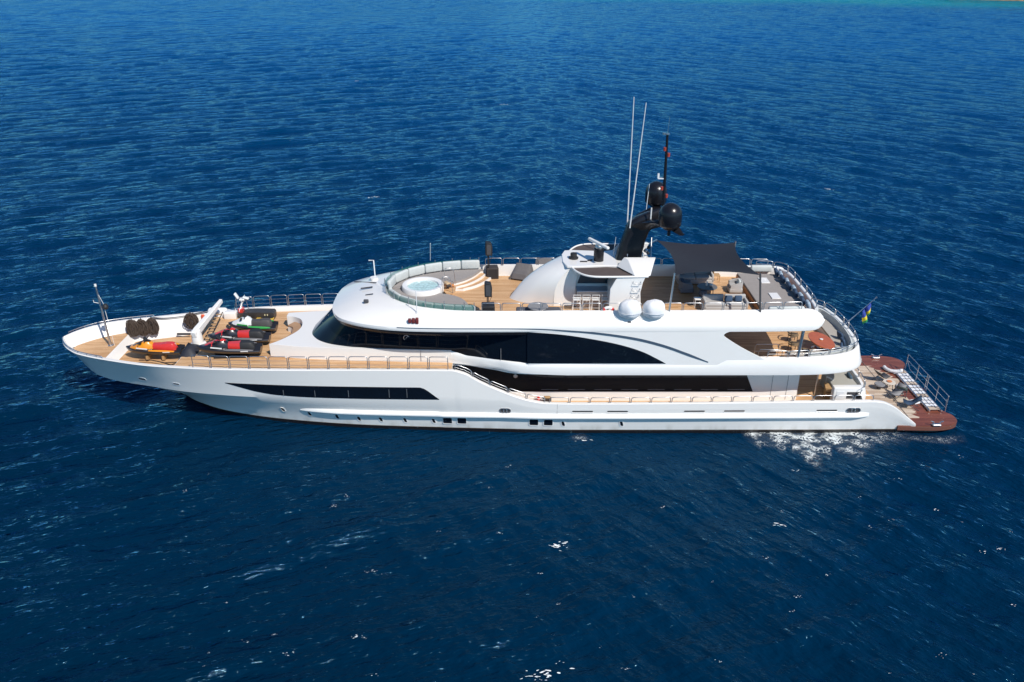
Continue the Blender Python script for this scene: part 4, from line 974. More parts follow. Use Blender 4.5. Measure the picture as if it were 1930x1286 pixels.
# rope coils
def coil(loc, label, n=15, seed=1, w_=.27, h=.42):
    r = random.Random(seed); q = MB()
    for k in range(n):
        ph = r.uniform(-.12,.12); a = w_*r.uniform(.25,1.05); b = h*r.uniform(.82,1.06); y = r.uniform(-.14,.02); tl = r.uniform(-.25,.25)
        pts = [(math.cos(t_)*a+ph+math.sin(t_)*tl*.3, y+.04*math.sin(3*t_+k), math.sin(t_)*b-h) for t_ in np.linspace(0, 2*math.pi, 18, endpoint=False)]
        q.tube(pts, .03, 6, closed=True)
    q.tube([(-.08,0,-.1),(0,-.03,.12),(.08,0,-.1)], .03, 6)
    o = q.build('rope_coil', ROPE, None, smooth=60); o.location = loc
    return tag(o, label, 'rope', 'ropes hung along the bow bulwark')
def far_b(u, v, dz=0): 
    x = W(u, v, 2.6)[0]; return x
for i, (u, v, lab) in enumerate(((257,606,'coiled brown rope hung on the bow bulwark, the one nearest the bow mast'),(272,605,'coiled brown rope hung on the bow bulwark, middle of three together'),(289,603,'coiled brown rope hung on the bow bulwark, aftmost of three together'),(353,593,'bulky brown rope coil hung alone beside the white crane'))):
    x = W(u, v, 2.4)[0]; y = inner_b(x, 3.0)-.12; z = W(u, v, y)[2]+.08
    coil((x, y, z), lab, 34, 5+i, .36 if i == 3 else .34, .52)
q = MB(); 
def inb(x, z, off=0): return (x, inner_b(x, 3.5)-off, z)
pts = cr([(-23.0,bs(-23)-.3,4.15),(-22.2,bs(-22.2)-.32,3.98),(-21.2,bs(-21)-.34,3.96),(-20.2,bs(-20)-.3,4.1),(-18.6,bs(-18.6)-.2,4.3)], 6); q.tube(pts, .022, 6); q.tube([(x,y-.03,z-.07) for x,y,z in pts], .018, 6)
tag(q.build('mooring_line', BLACKM), 'dark double line strung along the far bow bulwark above the rope coils', 'rope')
q = MB(); x = -19.9; q.rbox((x, bs(x)-.42, 3.85),(.22,.12,.36),.05); tag(q.build('marker_float', mat('float_orange', (.75,.12,.05), .5)), 'small orange float hung by the lone rope coil', 'float')
# covered gear near the port rail
c = P3(355,677,3.7); t = empty('gear_cover', (c[0],c[1]+.55,2.9), 0, 'crumpled black cover over gear between the orange jet ski and the crane', 'cover')
q = MB(); rows = []; r_ = random.Random(4)
for i in range(9):
    row = []
    for j in range(9):
        fx, fy = i/8*2-1, j/8*2-1; e = max(abs(fx),abs(fy)); row.append((fx*.72, fy*1.1, max(.02, 1.45*(1-e**2.6)+r_.uniform(-.09,.09)*(1-e*.5))))
    rows.append(row)
q.grid(rows); q.build('cloth', mat('black_cloth', (.02,.022,.032), .6, bump=.6, bscale=5), t, smooth=50)
q = MB(); r_ = random.Random(8)
for k in range(7): q.tube(cr([(-.5+r_.uniform(-.1,.2),-.6+k*.15,.5),(0,-.6+k*.18,.95),(.6,-.5+k*.14,.35)],3), .025, 5)
q.build('lashing', ROPE, t)
t = tag(MB().tube([tuple(np.array(G(u,v,3.1))) for u, v in ((262,679),(285,679),(310,684),(336,683),(322,688),(300,682))], .03, 6).build('mooring_line', BLACKM), 'dark line lying inside the near bow bulwark below the orange jet ski', 'rope')

# loudspeakers
def speaker(loc, rz, label, pole_h, tilt=0):
    t = empty('loudspeaker', loc, rz, label, 'loudspeaker', 'loudspeakers on stands')
    q = MB(); q.slab([(-.2,-.42),(.2,-.42),(.22,.1),(.16,.36),(-.16,.42),(-.2,.3)], lambda x,z: (x,-.2,z+pole_h+.42), lambda x,z: (x,.2,z+pole_h+.42)); q.build('cabinet', BLACKM, t, bevel=.03)
    q = MB(); q.slab([(-.12,-.34),(.12,-.34),(.14,.1),(.1,.28),(-.1,.32),(-.13,.2)], lambda x,z: (x,-.2,z+pole_h+.42), lambda x,z: (x,-.212,z+pole_h+.42)); q.build('grille', DARKGREY, t)
    q = MB(); q.tube([(0,0,0),(0,0,pole_h)], .03, 6); q.tube([(.02,0,.1),(.22,0,pole_h)], .012, 5); q.tube([(-.06,0,0),(-.06,0,pole_h)], .022, 5); q.build('pole', BLACKM, t)
def subw(loc, rz, label, m):
    t = empty('subwoofer', loc, rz, label, 'loudspeaker', 'bass cabinets on the sun deck')
    q = MB(); q.rbox((0,0,.37),(.72,.72,.7),.03); q.build('cabinet', m, t); q = MB(); q.box((0,-.363,.38),(.58,.012,.55)); q.build('grille', BLACKM, t)
    for x in (-.28,.28): 
        for y in (-.28,.28): q = MB(); q.cyl((x,y,0),.04,.04,8); q.build('foot', BLACKM, t)
c = P3(928,524,6.65); subw((c[0],c[1]+.1,6.65), R(8), 'dark brown bass cabinet on the deck below the far loudspeaker', BROWN)
p = W(921,481,3.0); speaker((p[0],3.05,7.37), R(8), 'tall black loudspeaker high on its pole at the far side of the sun deck', p[2]-7.37)
c = P3(920,576,7.3); subw((c[0],c[1],6.65), R(4), 'black bass cabinet just inside the near rail under a loudspeaker', BLACKM)
p = W(920,558,c[1]); speaker((p[0],c[1],7.33), R(4), 'rounded black loudspeaker on a short pole near the close rail', max(p[2]-7.33,.3))
# covered armchairs at the far bulwark
def covered(loc, rz, label, s=1):
    t = empty('covered_armchair', loc, rz, label, 'armchair', 'covered armchairs by the far bulwark')
    q = MB(); rows = []
    for i in range(11):
        row = []
        for j in range(11):
            fx, fy = i/10*2-1, j/10*2-1; e = max(abs(fx),abs(fy)); h = .48+.38*max(0,min(1,(fy+.1)*1.4))
            k = .92 if e >= .99 else (.9 if e > .75 else .9*e/.75 if e > 0 else 0)
            z = .12 if e >= .99 else h-.05*(e>.7)
            row.append((fx*.62, fy*.55, z))
        rows.append(row)
    q.grid(rows); q.build('cover', mat('cover_grey', (.13,.12,.12), .75, bump=.6, bscale=5), t, smooth=45)
    q = MB(); q.rbox((0,0,.09),(1.15,1.0,.18),.04); q.build('base', BROWN, t)
c = P3(984,523,6.7); covered((c[0],c[1],6.65), R(-20), 'armchair under a dark grey cover, the one clear of the white arch')
c = P3(1022,512,6.7); covered((c[0]+.05,c[1],6.65), R(-8), 'armchair under a dark grey cover, half hidden behind the white arch')
# round table and two low ottomans near rail
c = P3(1014,578,7.35); t = empty('round_table', (c[0],c[1],6.65), 0, 'round dark grey table by the near rail left of the bar', 'table')
q = MB(); q.lathe((0,0,.68), [(0,0),(.56,0),(.58,.03),(.56,.06),(0,.06)], 32); q.build('tabletop', MIDGREY, t); q = MB(); q.lathe((0,0,0), [(0,0),(.3,0),(.28,.04),(.05,.08),(.05,.68),(0,.68)], 16); q.build('pedestal', DARKGREY, t)
for u, lab in ((989,'low dark grey ottoman left of the round table by the near rail'),(1040,'low dark grey ottoman right of the round table by the near rail')):
    c = P3(u, 585, 7.0); t = empty('ottoman', (c[0],c[1],6.65), 0, lab, 'ottoman', 'dark ottomans beside the round table')
    q = MB(); q.rbox((0,0,.14),(.95,.6,.26),.08); q.build('base', BLACKM, t); q = MB(); q.rbox((0,0,.36),(.97,.62,.18),.08); q.build('cushion', mat('slate_fabric', (.075,.078,.095), .8), t)
# bar stools
def stool(loc, label):
    t = empty('bar_stool', loc, 0, label, 'bar stool', 'white bar stools at the sun deck bar')
    for x in (-.19,.19):
        for y in (-.19,.19): q = MB(); q.tube([(x*1.15,y*1.15,0),(x,y,.74)], .02, 6); q.build('leg', WHITE, t)
    q = MB(); q.rbox((0,0,.76),(.44,.44,.05),.02); q.build('seat', WHITE, t)
    q = MB(); q.tube([(-.2,-.2,.76),(-.21,-.23,1.08),(.21,-.23,1.08),(.2,-.2,.76)], .02, 6); q.tube([(-.2,-.22,.92),(.2,-.22,.92)], .014, 5); q.build('backrest', WHITE, t)
    q = MB(); q.tube([(-.21,-.21,.28),(.21,-.21,.28),(.21,.21,.28),(-.21,.21,.28)], .014, 5, closed=True); q.build('footrest', WHITE, t)
for u, lab in ((1085,'white bar stool at the left end of the bar'),(1102.5,'white bar stool second from the left at the bar'),(1120,'white bar stool third from the left at the bar'),(1138,'white bar stool at the right end of the bar')):
    c = P3(u, 581, 6.65); stool((c[0], -1.98, 6.65), lab)
# life buoy, covered rafts
c = W(1146,588,-3.45); t = empty('life_buoy', (c[0],-3.5,7.2), 0, 'white life buoy with a red band left of the white covered domes', 'life buoy')
q = MB(); q.tube([(math.cos(a)*.33,0,math.sin(a)*.33) for a in np.linspace(0,2*math.pi,28,endpoint=False)], .085, 10, closed=True); q.build('ring', WHITE, t)
for a0_ in (45,135,225,315): q = MB(); q.tube([(math.cos(R(a0_+d))*.33,0,math.sin(R(a0_+d))*.33) for d in (-12,-6,0,6,12)], .09, 10); q.build('band', RED, t)
for u, v, lab, sd0 in ((1187,579,'round white canvas-covered dome on the sun deck edge, left of two',1),(1233,578,'round white canvas-covered dome on the sun deck edge, right of two',2)):
    c = W(u, v, -3.9); t = empty('covered_dome', (c[0],-3.95,7.2), 0, lab, 'covered dome', 'covered domes on the sun deck edge')
    q = MB(); r_ = random.Random(sd0); n = 26; rows = []
    for i in range(n):
        a = 2*math.pi*i/n; row = []
        for (r, z) in ((0,.02),(.42,.02),(.54,.10),(.60,.24),(.61,.50),(.55,.72),(.42,.86),(.2,.93),(0,.94)):
            k = 1+.045*math.sin(a*5+sd0*2+z*3)+r_.uniform(-.018,.018); row.append((math.cos(a)*r*k, math.sin(a)*r*k*.85, z+(r_.uniform(-.02,.02) if 0<r<.6 else 0)))
        rows.append(row)
    q.grid(rows, cu=True); q.build('canvas', CANVASW, t, smooth=50)
    q = MB(); q.tube([(math.cos(a)*.66, math.sin(a)*.56, .34) for a in np.linspace(0,2*math.pi,24,endpoint=False)], .014, 5, closed=True); q.build('drawcord', GREYW, t)
    q = MB(); q.rbox((.0,.25,-.02),(.5,.5,.12),.03); q.build('bracket', STEEL, t)
# towels by the tub
c = P3(843,532,7.5); t = empty('towel_heap', (c[0],c[1],7.12), 0, 'heap of tan and orange towels beside the whirlpool tub', 'towels')
r_ = random.Random(2)
for k in range(5): q = MB(); q.rbox((r_.uniform(-.2,.2), r_.uniform(-.2,.2), .1+.12*(k//2)),(.42,.26,.13),.06, rz=r_.random()*3); q.build('towel', (mat('towel_orange',(.52,.22,.08),.9), mat('towel_tan',(.5,.36,.22),.9), BROWN)[k%3], t)

# backrest cushions along the curved screen
def seg_cushion(p0, p1, z0, name, m, label, cat, group, h=.62, d=.22):
    L = math.hypot(p1[0]-p0[0], p1[1]-p0[1]); t = MB(); t.rbox((0,0,h/2),(L*.97,d,h),.085)
    for s_ in (-1,1): pass
    o = t.build(name, m); o.location = ((p0[0]+p1[0])/2,(p0[1]+p1[1])/2,z0); o.rotation_euler = (0,0,math.atan2(p1[1]-p0[1],p1[0]-p0[0]))
    tag(o, label, cat, group); return o
for s in (-1, 1):
    path = [(p[0]+.22*(1.2 if p[0] < -5 else .5), s*(p[1]-.21)) for p in VT if p[0] < -2.0]
    ac = [0]
    for a, b in zip(path, path[1:]): ac.append(ac[-1]+math.hypot(b[0]-a[0], b[1]-a[1]))
    n = 6; ds = [ac[-1]*k/n for k in range(n+1)]
    pts = [(float(np.interp(d_, ac, [p[0] for p in path])), float(np.interp(d_, ac, [p[1] for p in path]))) for d_ in ds]
    for a, b in zip(pts, pts[1:]):
        seg_cushion(a, b, 7.19, 'backrest_cushion', CUSHL, 'pale quilted backrest cushion on the %s arc around the whirlpool pads' % ('near' if s < 0 else 'far'), 'cushion', 'backrest cushions around the whirlpool, %s side' % ('near' if s < 0 else 'far'), h=.42 if s < 0 else .56)

# shade sail
t = empty('shade_sail', (11.2,0,6.65), 0, 'dark navy shade sail stretched on four poles over the aft sun deck', 'shade sail')
o_ = Vector((11.2,0,6.65)); C4 = [Vector(W(1271,519,-3.35)), Vector(W(1433,519,-3.5)), Vector(W(1386,457,3.35)), Vector(W(1237,453,3.35))]
q = MB(); rows = []; N_ = 18
for i in range(N_+1):
    s_ = i/N_; row = []
    for j in range(N_+1):
        tt = j/N_; p = (C4[0]*(1-s_)+C4[1]*s_)*(1-tt)+(C4[3]*(1-s_)+C4[2]*s_)*tt
        cx_ = (C4[0]+C4[1]+C4[2]+C4[3])/4; sg = 4*s_*(1-s_); tg = 4*tt*(1-tt)
        p = p + Vector((0, .55*sg*(1-2*tt), 0)) + Vector((.42*tg*(1-2*s_), 0, 0)) + Vector((0,0,-.28*sg*tg))
        row.append(p-o_)
    rows.append(row)
q.grid(rows); sf = q.build('canopy', mat('sail_navy', (.013,.014,.022), .8, var=.06, vscale=2), t, smooth=80)
for c_, bx in zip(C4, ((1261,583),(1433,583),(None,None),(None,None))):
    b_ = Vector((W(bx[0],586,-3.6)[0],-3.62,7.3)) if bx[0] else Vector((c_.x,3.62,7.3))
    if not bx[0] and c_.x < 10: b_ = Vector((8.1,1.2,9.6))
    d_ = (c_-b_); e_ = b_+d_*1.05; q = MB(); q.tube([b_-o_, e_-o_], .055, 8); q.build('pole', (STEEL if bx[0]==1261 or not bx[0] else DARKGREY), t)
    q = MB(); q.tube([e_-o_, c_-o_], .012, 5); q.build('cord', BLACKM, t)

# lounge furniture beneath the sail
LG = mat('light_grey_fabric', (.42,.41,.40), .85); DG = mat('grey_blue_fabric', (.16,.18,.21), .85)
def armchair(loc, rz, label, m, group='armchairs under the shade sail'):
    t = empty('armchair', loc, rz, label, 'armchair', group)
    q = MB(); q.rbox((0,0,.2),(.8,.8,.3),.07); q.build('seat_base', m, t)
    q = MB(); q.rbox((.03,0,.41),(.66,.6,.16),.06); q.build('seat_cushion', LG, t)
    q = MB(); pts = [(.32,-.38),(-.25,-.4),(-.38,-.28),(-.4,0),(-.38,.28),(-.25,.4),(.32,.38)]
    q.grid([[(x*1.0,y*1.0,.2),(x*1.04,y*1.04,.72 if x<0 else .58),(x*.86-.0,y*.84,.70 if x<0 else .56),(x*.84,y*.82,.3)] for x, y in pts], capa=True, capb=True); q.build('backrest', m, t, smooth=50)
    q = MB(); q.rbox((-.2,0,.6),(.16,.42,.34),.06, ry=-.25); q.build('pillow', NAVY if m is DG else CUSHL, t)
c = P3(1293,541,6.95); armchair((c[0],c[1],6.65), 0, 'blue grey armchair in the sail shade left of the round coffee table', DG)
c = P3(1385,541,6.95); armchair((c[0],c[1],6.65), R(178), 'pale armchair right of the round coffee table', LG)
c = P3(1333,541,7.1); t = empty('coffee_table', (c[0],c[1],6.65), 0, 'round grey coffee table set with glasses between two armchairs', 'table')
q = MB(); q.lathe((0,0,.44), [(0,0),(.58,0),(.6,.025),(.58,.05),(0,.05)], 30); q.build('tabletop', mat('stone_grey', (.15,.145,.14), .3), t)
for a in (45,135,225,315): q = MB(); q.tube([(math.cos(R(a))*.45,math.sin(R(a))*.45,0),(math.cos(R(a))*.4,math.sin(R(a))*.4,.44)], .025, 6); q.build('leg', DARKGREY, t)
for dx, dy, lab in ((-.02,.1,'white carafe on the round coffee table'),(.22,.02,'small white bowl on the round coffee table')):
    q = MB(); q.lathe((0,0,0), [(0,0),(.05,0),(.09,.05),(.09,.12),(0,.12)] if dx > 0 else [(0,0),(.06,0),(.07,.1),(.04,.2),(.05,.26),(0,.26)], 14); o = q.build('bowl' if dx > 0 else 'carafe', WHITE); o.location = (c[0]+dx,c[1]+dy,7.14); tag(o, lab, 'bowl' if dx > 0 else 'carafe')
def sofa(loc, rz, L, label, m, group=None, pil=()):
    t = empty('sofa', loc, rz, label, 'sofa', group)
    q = MB(); q.rbox((0,0,.2),(L,.8,.28),.05); q.build('seat_base', m, t)
    n = 2
    for k in range(n): 
        x = (k+.5)/n*L-L/2; q = MB(); q.rbox((x,-.06,.42),(L/n*.97,.66,.17),.06); q.build('seat_cushion', m, t)
        q = MB(); q.rbox((x,.3,.62),(L/n*.97,.2,.42),.07); q.build('back_cushion', m, t)
    for s in (-1,1): q = MB(); q.rbox((s*(L/2-.07),0,.42),(.14,.8,.5),.05); q.build('armrest', m, t)
    return t
c = P3(1366,570,7.1); sofa((c[0],c[1],6.65), 0, 2.5, 'pale grey sofa by the near rail with navy pillows', LG, 'sofas under the shade sail'); sc = c
for dx, lab in ((.2,'navy pillow near the middle of the sofa by the near rail'),(.75,'navy pillow towards the right arm of the sofa by the near rail')):
    q = MB(); q.rbox((0,0,0),(.42,.16,.36),.07,rx=-.3); o = q.build('pillow', NAVY); o.location = (sc[0]+dx,sc[1]-.0,7.33); tag(o, lab, 'pillow', 'navy pillows on the near sofa')
c = P3(1303,523,7.0); sofa((c[0]+.2,c[1],6.65), 0, 2.2, 'pale sofa at the far side, mostly hidden under the sail', LG, 'sofas under the shade sail')
c = P3(1315,566,7.05); t = empty('side_table', (c[0],c[1],6.65), 0, 'small white side table at the left end of the near sofa', 'table')
q = MB(); q.rbox((0,0,.5),(.42,.42,.05),.02); q.build('tabletop', WHITE, t)
for x in (-.17,.17):
    for y in (-.17,.17): q = MB(); q.tube([(x,y,0),(x,y,.49)], .02, 6); q.build('leg', WHITE, t)
c = P3(1325,551,6.9); t = empty('pouf', (c[0],c[1],6.65), 0, 'blue grey pouf behind the near sofa', 'pouf'); q = MB(); q.rbox((0,0,.2),(.45,.45,.4),.1); q.build('cushion', DG, t); q = MB(); q.cyl((0,0,0),.18,.03,12); q.build('foot', BLACKM, t)
c = P3(1399,576,6.95); t = empty('wooden_stool', (c[0],c[1],6.65), 0, 'small light wood stool at the right end of the near sofa', 'stool')
q = MB(); q.rbox((0,0,.4),(.5,.4,.06),.02); q.build('seat', WOODL, t)
for x in (-.2,.2):
    for y in (-.15,.15): q = MB(); q.tube([(x,y,0),(x,y,.38)], .025, 6); q.build('leg', WOODL, t)
c = P3(1349,523,6.9); t = empty('wooden_chair', (c[0],c[1],6.65), 0, 'light wood chair at the sail\'s far edge above the coffee table', 'chair')
q = MB(); q.rbox((0,0,.42),(.46,.46,.06),.02); q.build('seat', WOODL, t); q = MB(); q.rbox((-.2,0,.7),(.05,.44,.5),.02); q.build('backrest', WOODL, t)
for x in (-.19,.19):
    for y in (-.19,.19): q = MB(); q.tube([(x,y,0),(x,y,.4)], .022, 6); q.build('leg', WOODL, t)
# cushions along the aft rail
A_, B_ = Vector((16.35,2.75,7.32)), Vector((16.6,-2.85,7.32)); n = 10
PB = mat('sky_blue_fabric', (.33,.42,.50), .8, var=.08, vscale=6)
names = ['farthest','second','third','fourth','fifth']
for k in range(n):
    p = A_.lerp(B_, (k+.5)/n); dk = k % 2 == 0; q = MB(); q.rbox((0,0,0),(.2,.52,.44),.085, ry=-.32); o = q.build('pillow', NAVY if dk else PB)
    o.location = p+Vector((-.1 if dk else 0,0,0)); o.rotation_euler = (0,0,R(random.uniform(-10,10)))
    tag(o, '%s %s pillow from the far side, on the sun deck aft rail' % (names[k//2], 'navy' if dk else 'pale blue'), 'pillow', 'pillows along the aft rail of the sun deck')
q = MB(); q.rbox((15.5,3.1,7.32),(1.3,.3,.42),.1); tag(q.build('bolster_cushion', CUSHL), 'long white bolster at the far corner of the aft sun pad', 'cushion')
q = MB(); q.rbox((15.2,-3.15,7.28),(2.0,.22,.36),.1); tag(q.build('bolster_cushion', CUSHL), 'long pale bolster along the near edge of the aft sun pad', 'cushion')

# upper aft deck
c = P3(1548,641,4.7); t = empty('dining_table', (c[0],c[1],3.95), R(6), 'oval red-brown varnished table on the aft upper deck', 'table')
q = MB(); q.lathe((0,0,.70), [(0,0),(.62,0),(.64,.03),(.62,.06),(0,.06)], 36, sy=1.8); q.build('tabletop', MAHOG, t)
for y in (-.5,.5): q = MB(); q.lathe((0,y,0), [(0,0),(.25,0),(.22,.04),(.06,.1),(.06,.70),(0,.70)], 14); q.build('pedestal', STEEL, t)
q = MB(); q.lathe((0,0,0), [(0,0),(.08,0),(.1,.05),(0,.07)], 14); o = q.build('saucer', WHITE); o.location = (c[0],c[1],4.715); tag(o, 'tiny white dish in the middle of the oval varnished table', 'dish')
def hoopchair(loc, rz, label):
    t = empty('hoop_chair', loc, rz, label, 'chair', 'dark hoop-backed chairs beside the oval table')
    q = MB(); q.tube([(math.cos(a)*.34,math.sin(a)*.36,.70+.08*math.cos(a)) for a in np.linspace(R(70),R(290),14)], .03, 6); q.build('back_hoop', BROWN, t)
    q = MB(); q.lathe((0,0,.42), [(0,0),(.30,0),(.32,.03),(.30,.07),(0,.07)], 20); q.build('seat', mat('wicker', (.20,.14,.08), .8), t)
    for a in (45,135,225,315): q = MB(); q.tube([(math.cos(R(a))*.3,math.sin(R(a))*.3,0),(math.cos(R(a))*.28,math.sin(R(a))*.3,.72 if 90<a<270 else .44)], .02, 6); q.build('leg', BROWN, t)
for u, v, lab in ((1487,631,'dark hoop-backed chair at the far end of the left row by the oval table'),(1488,648,'dark hoop-backed chair in the middle of the left row by the oval table'),(1508,661,'dark hoop-backed chair nearest the support pillar')):
    c = P3(u+8, v, 4.4); hoopchair((c[0],c[1],3.95), R(0), lab)
for i, (u, v, lab) in enumerate(((1585,633,'navy pillow at the far end of the curved stern seat'),(1590,645,'navy pillow in the middle of the curved stern seat'),(1588,655,'navy pillow at the near end of the curved stern seat'))):
    c = P3(u, v, 4.65); q = MB(); q.rbox((0,0,0),(.16,.5,.42),.07, ry=-.3); o = q.build('pillow', NAVY); o.location = (c[0]-.05,c[1],4.68); o.rotation_euler = (0,0,R((15,0,-18)[i])); tag(o, lab, 'pillow', 'navy pillows on the curved stern seat')
c = P3(1527,668,4.2); t = empty('wooden_box', (c[0]-.1,c[1]+.2,3.95), 0, 'low light wood box inside the upper deck rail right of the pillar', 'box'); q = MB(); q.rbox((0,0,.16),(.6,.4,.32),.02); q.build('body', WOODL, t); q = MB(); q.box((0,0,.335),(.62,.42,.03)); q.build('lid', WOODL, t)
# ensign
tipv = Vector(tip); stv = Vector(st0); a = tipv.lerp(stv, .12); b = tipv.lerp(stv, .42)
t = empty('ensign', tuple(a), 0, 'blue, yellow and green ensign hanging limp from the stern flagstaff', 'flag')
for k, (c_, nm) in enumerate((((.03,.06,.32),'blue_band'),((.75,.60,.03),'yellow_band'),((.02,.28,.08),'green_band'))):
    q = MB(); rows = []
    for i in range(13):
        s_ = i/12; row = []
        for j in range(5):
            f = (0,.5,.8,1)[k]+((0,.5,.8,1)[k+1]-(0,.5,.8,1)[k])*j/4; top_ = (b-a)*s_
            hang = 1.0*(.75+.25*s_)
            row.append(top_ + Vector((.05*math.sin(s_*9+f*3)+.30*f*(s_*1.2-.1), .10*math.sin(s_*11+f*4), -hang*f-.04)))
        rows.append(row)
    q.grid(rows); q.build(nm, mat('flag_'+nm, c_, .8), t, smooth=80)

# main deck aft things
c = P3(1595,711,1.9); t = empty('low_table', (18.9,-.9,2.36), 0, 'orange topped low table partly hidden under the upper deck overhang', 'table')
q = MB(); q.rbox((0,0,.26),(.8,.8,.05),.02); q.build('tabletop', MAHOG, t)
for x in (-.33,.33):
    for y in (-.33,.33): q = MB(); q.tube([(x,y,0),(x,y,.25)], .025, 6); q.build('leg', DARKGREY, t)
q = MB(); q.rbox((0,0,0),(.2,.6,.5),.09, ry=-.3); o = q.build('pillow', mat('teal_fabric', (.05,.09,.13), .8)); o.location = (20.15,-1.7,2.2); tag(o, 'large slate blue pillow against the transom under the overhang', 'pillow')
c = P3(1563,742,1.6); t = empty('wooden_chest', (c[0],c[1],1.35), R(-12), 'light wood chest on the main aft deck beside the white locker', 'chest')
q = MB(); q.rbox((0,0,.36),(.6,.7,.72),.02); q.build('body', WOODL, t); q = MB(); q.box((0,0,.745),(.64,.74,.05)); q.build('lid', WOODL, t)
for z in (.25,.5): q = MB(); q.box((0,-.356,z),(.5,.012,.03)); q.build('drawer_gap', BROWN, t)
c = P3(1567,722,1.9); t = empty('dining_chair', (c[0],c[1],1.35), R(30), 'white backed chair in the shade behind the wooden chest', 'chair')
q = MB(); q.rbox((0,0,.44),(.5,.5,.08),.03); q.build('seat', LG, t); q = MB(); q.rbox((-.22,0,.72),(.06,.5,.5),.03); q.build('backrest', WHITE, t)
for x in (-.2,.2):
    for y in (-.2,.2): q = MB(); q.tube([(x,y,0),(x,y,.42)], .022, 6); q.build('leg', DARKGREY, t)
# deck items by the front of the main side deck
q = MB(); c = W(1015,747,-3.3); q.rbox((0,0,.22),(.16,.16,.44),.03); o = q.build('fire_extinguisher', RED); o.location = (c[0],-3.25,1.36); tag(o, 'small dark red canister standing on the side deck under the black windows', 'extinguisher')
c = W(1031,747,-3.3); t = empty('tool_crate', (c[0],-3.3,1.36), 0, 'small open crate of gear on the side deck beside the red canister', 'crate'); q = MB(); q.rbox((0,0,.18),(.5,.3,.36),.02); q.build('body', BROWN, t); q = MB(); q.rbox((0,0,.4),(.4,.2,.1),.04); q.build('contents', WOODL, t)

# swim platform things
def deckchair(loc, rz, label, m):
    t = empty('deck_chair', loc, rz, label, 'deck chair', 'folding deck chairs on the swim platform')
    for y in (-.28,.28):
        q = MB(); q.tube([(-.55,y,.02),(.35,y,.38)], .018, 6); q.tube([(.5,y,.02),(-.15,y,.36),(-.55,y,.78)], .018, 6); q.build('frame', DARKGREY, t)
    q = MB(); q.grid([[(x,-.27,z),(x,.27,z)] for x, z in ((.36,.37),(.1,.31),(-.15,.35),(-.35,.56),(-.56,.79))]); o = q.build('sling', m, t); sm = o.modifiers.new('thick','SOLIDIFY'); sm.thickness = .02
for u, v, rz, lab, m in ((1663,712,20,'dark deck chair folded low at the far side of the swim platform furniture',DARKGREY),(1688,744,-150,'grey deck chair in the middle of the swim platform furniture',MIDGREY),(1714,762,160,'navy deck chair nearest the camera on the swim platform',NAVY),(1700,738,60,'green grey deck chair tipped back beside the white towel',mat('green_grey',(.10,.13,.12),.7))):
    c = P3(u, v, .75); deckchair((c[0],c[1],.54), R(rz), lab, m)
c = P3(1676,721,.95); t = empty('round_side_table', (c[0],c[1],.54), 0, 'small round white table with an orange dish on the swim platform', 'table')
q = MB(); q.lathe((0,0,.42), [(0,0),(.36,0),(.37,.02),(.36,.04),(0,.04)], 24); q.build('tabletop', mat('cream_top', (.62,.56,.48), .5), t)
for a in (45,135,225,315): q = MB(); q.tube([(math.cos(R(a))*.28,math.sin(R(a))*.28,0),(math.cos(R(a))*.2,math.sin(R(a))*.2,.42)], .018, 6); q.build('leg', DARKGREY, t)
q = MB(); q.lathe((0,0,0), [(0,0),(.1,0),(.16,.05),(.14,.05),(0,.03)], 16); o = q.build('dish', mat('terracotta', (.55,.2,.08), .6)); o.location = (c[0],c[1],1.0); tag(o, 'orange dish on the small round table', 'dish')
c = P3(1657,729,.7); t = empty('stool', (c[0],c[1],.54), 0, 'round dark stool by the hull side of the platform furniture', 'stool'); q = MB(); q.lathe((0,0,.28), [(0,0),(.3,0),(.32,.04),(.3,.1),(0,.1)], 20); q.build('seat', MIDGREY, t); q = MB(); q.cyl((0,0,0),.12,.28,10); q.build('foot', DARKGREY, t)
c = P3(1680,697,.7); t = empty('inflatable_float', (c[0],c[1],.54), R(-55), 'curved white pool float at the far side of the swim platform', 'pool float')
q = MB(); q.tube(cr([(-.6,.1,.12),(-.3,-.1,.13),(.1,-.14,.15),(.5,.06,.25),(.65,.15,.42)],5), .11, 10, taper=[.4]+[1]*18+[.6,.3]); q.build('tube', CANVASW, t); q = MB(); q.rbox((.1,.0,.07),(.6,.3,.08),.03); q.build('base', CANVASW, t)
for u, v, rz, lab, m, d in ((1722,757,20,'rumpled white towel lying beside the navy deck chair',CANVASW,(.7,.5,.07)),(1694,728,60,'folded white towel between the round table and the gangway',CANVASW,(.45,.3,.1)),(1700,752,0,'beige towel spread beside the grey deck chair',mat('beige_towel',(.5,.42,.33),.9),(.8,.5,.05))):
    c = P3(u, v, .6); q = MB(); q.rbox((0,0,0),d,.03); o = q.build('towel', m); o.location = (c[0],c[1],.54+d[2]/2); o.rotation_euler = (0,0,R(rz)); tag(o, lab, 'towel', 'towels on the swim platform')
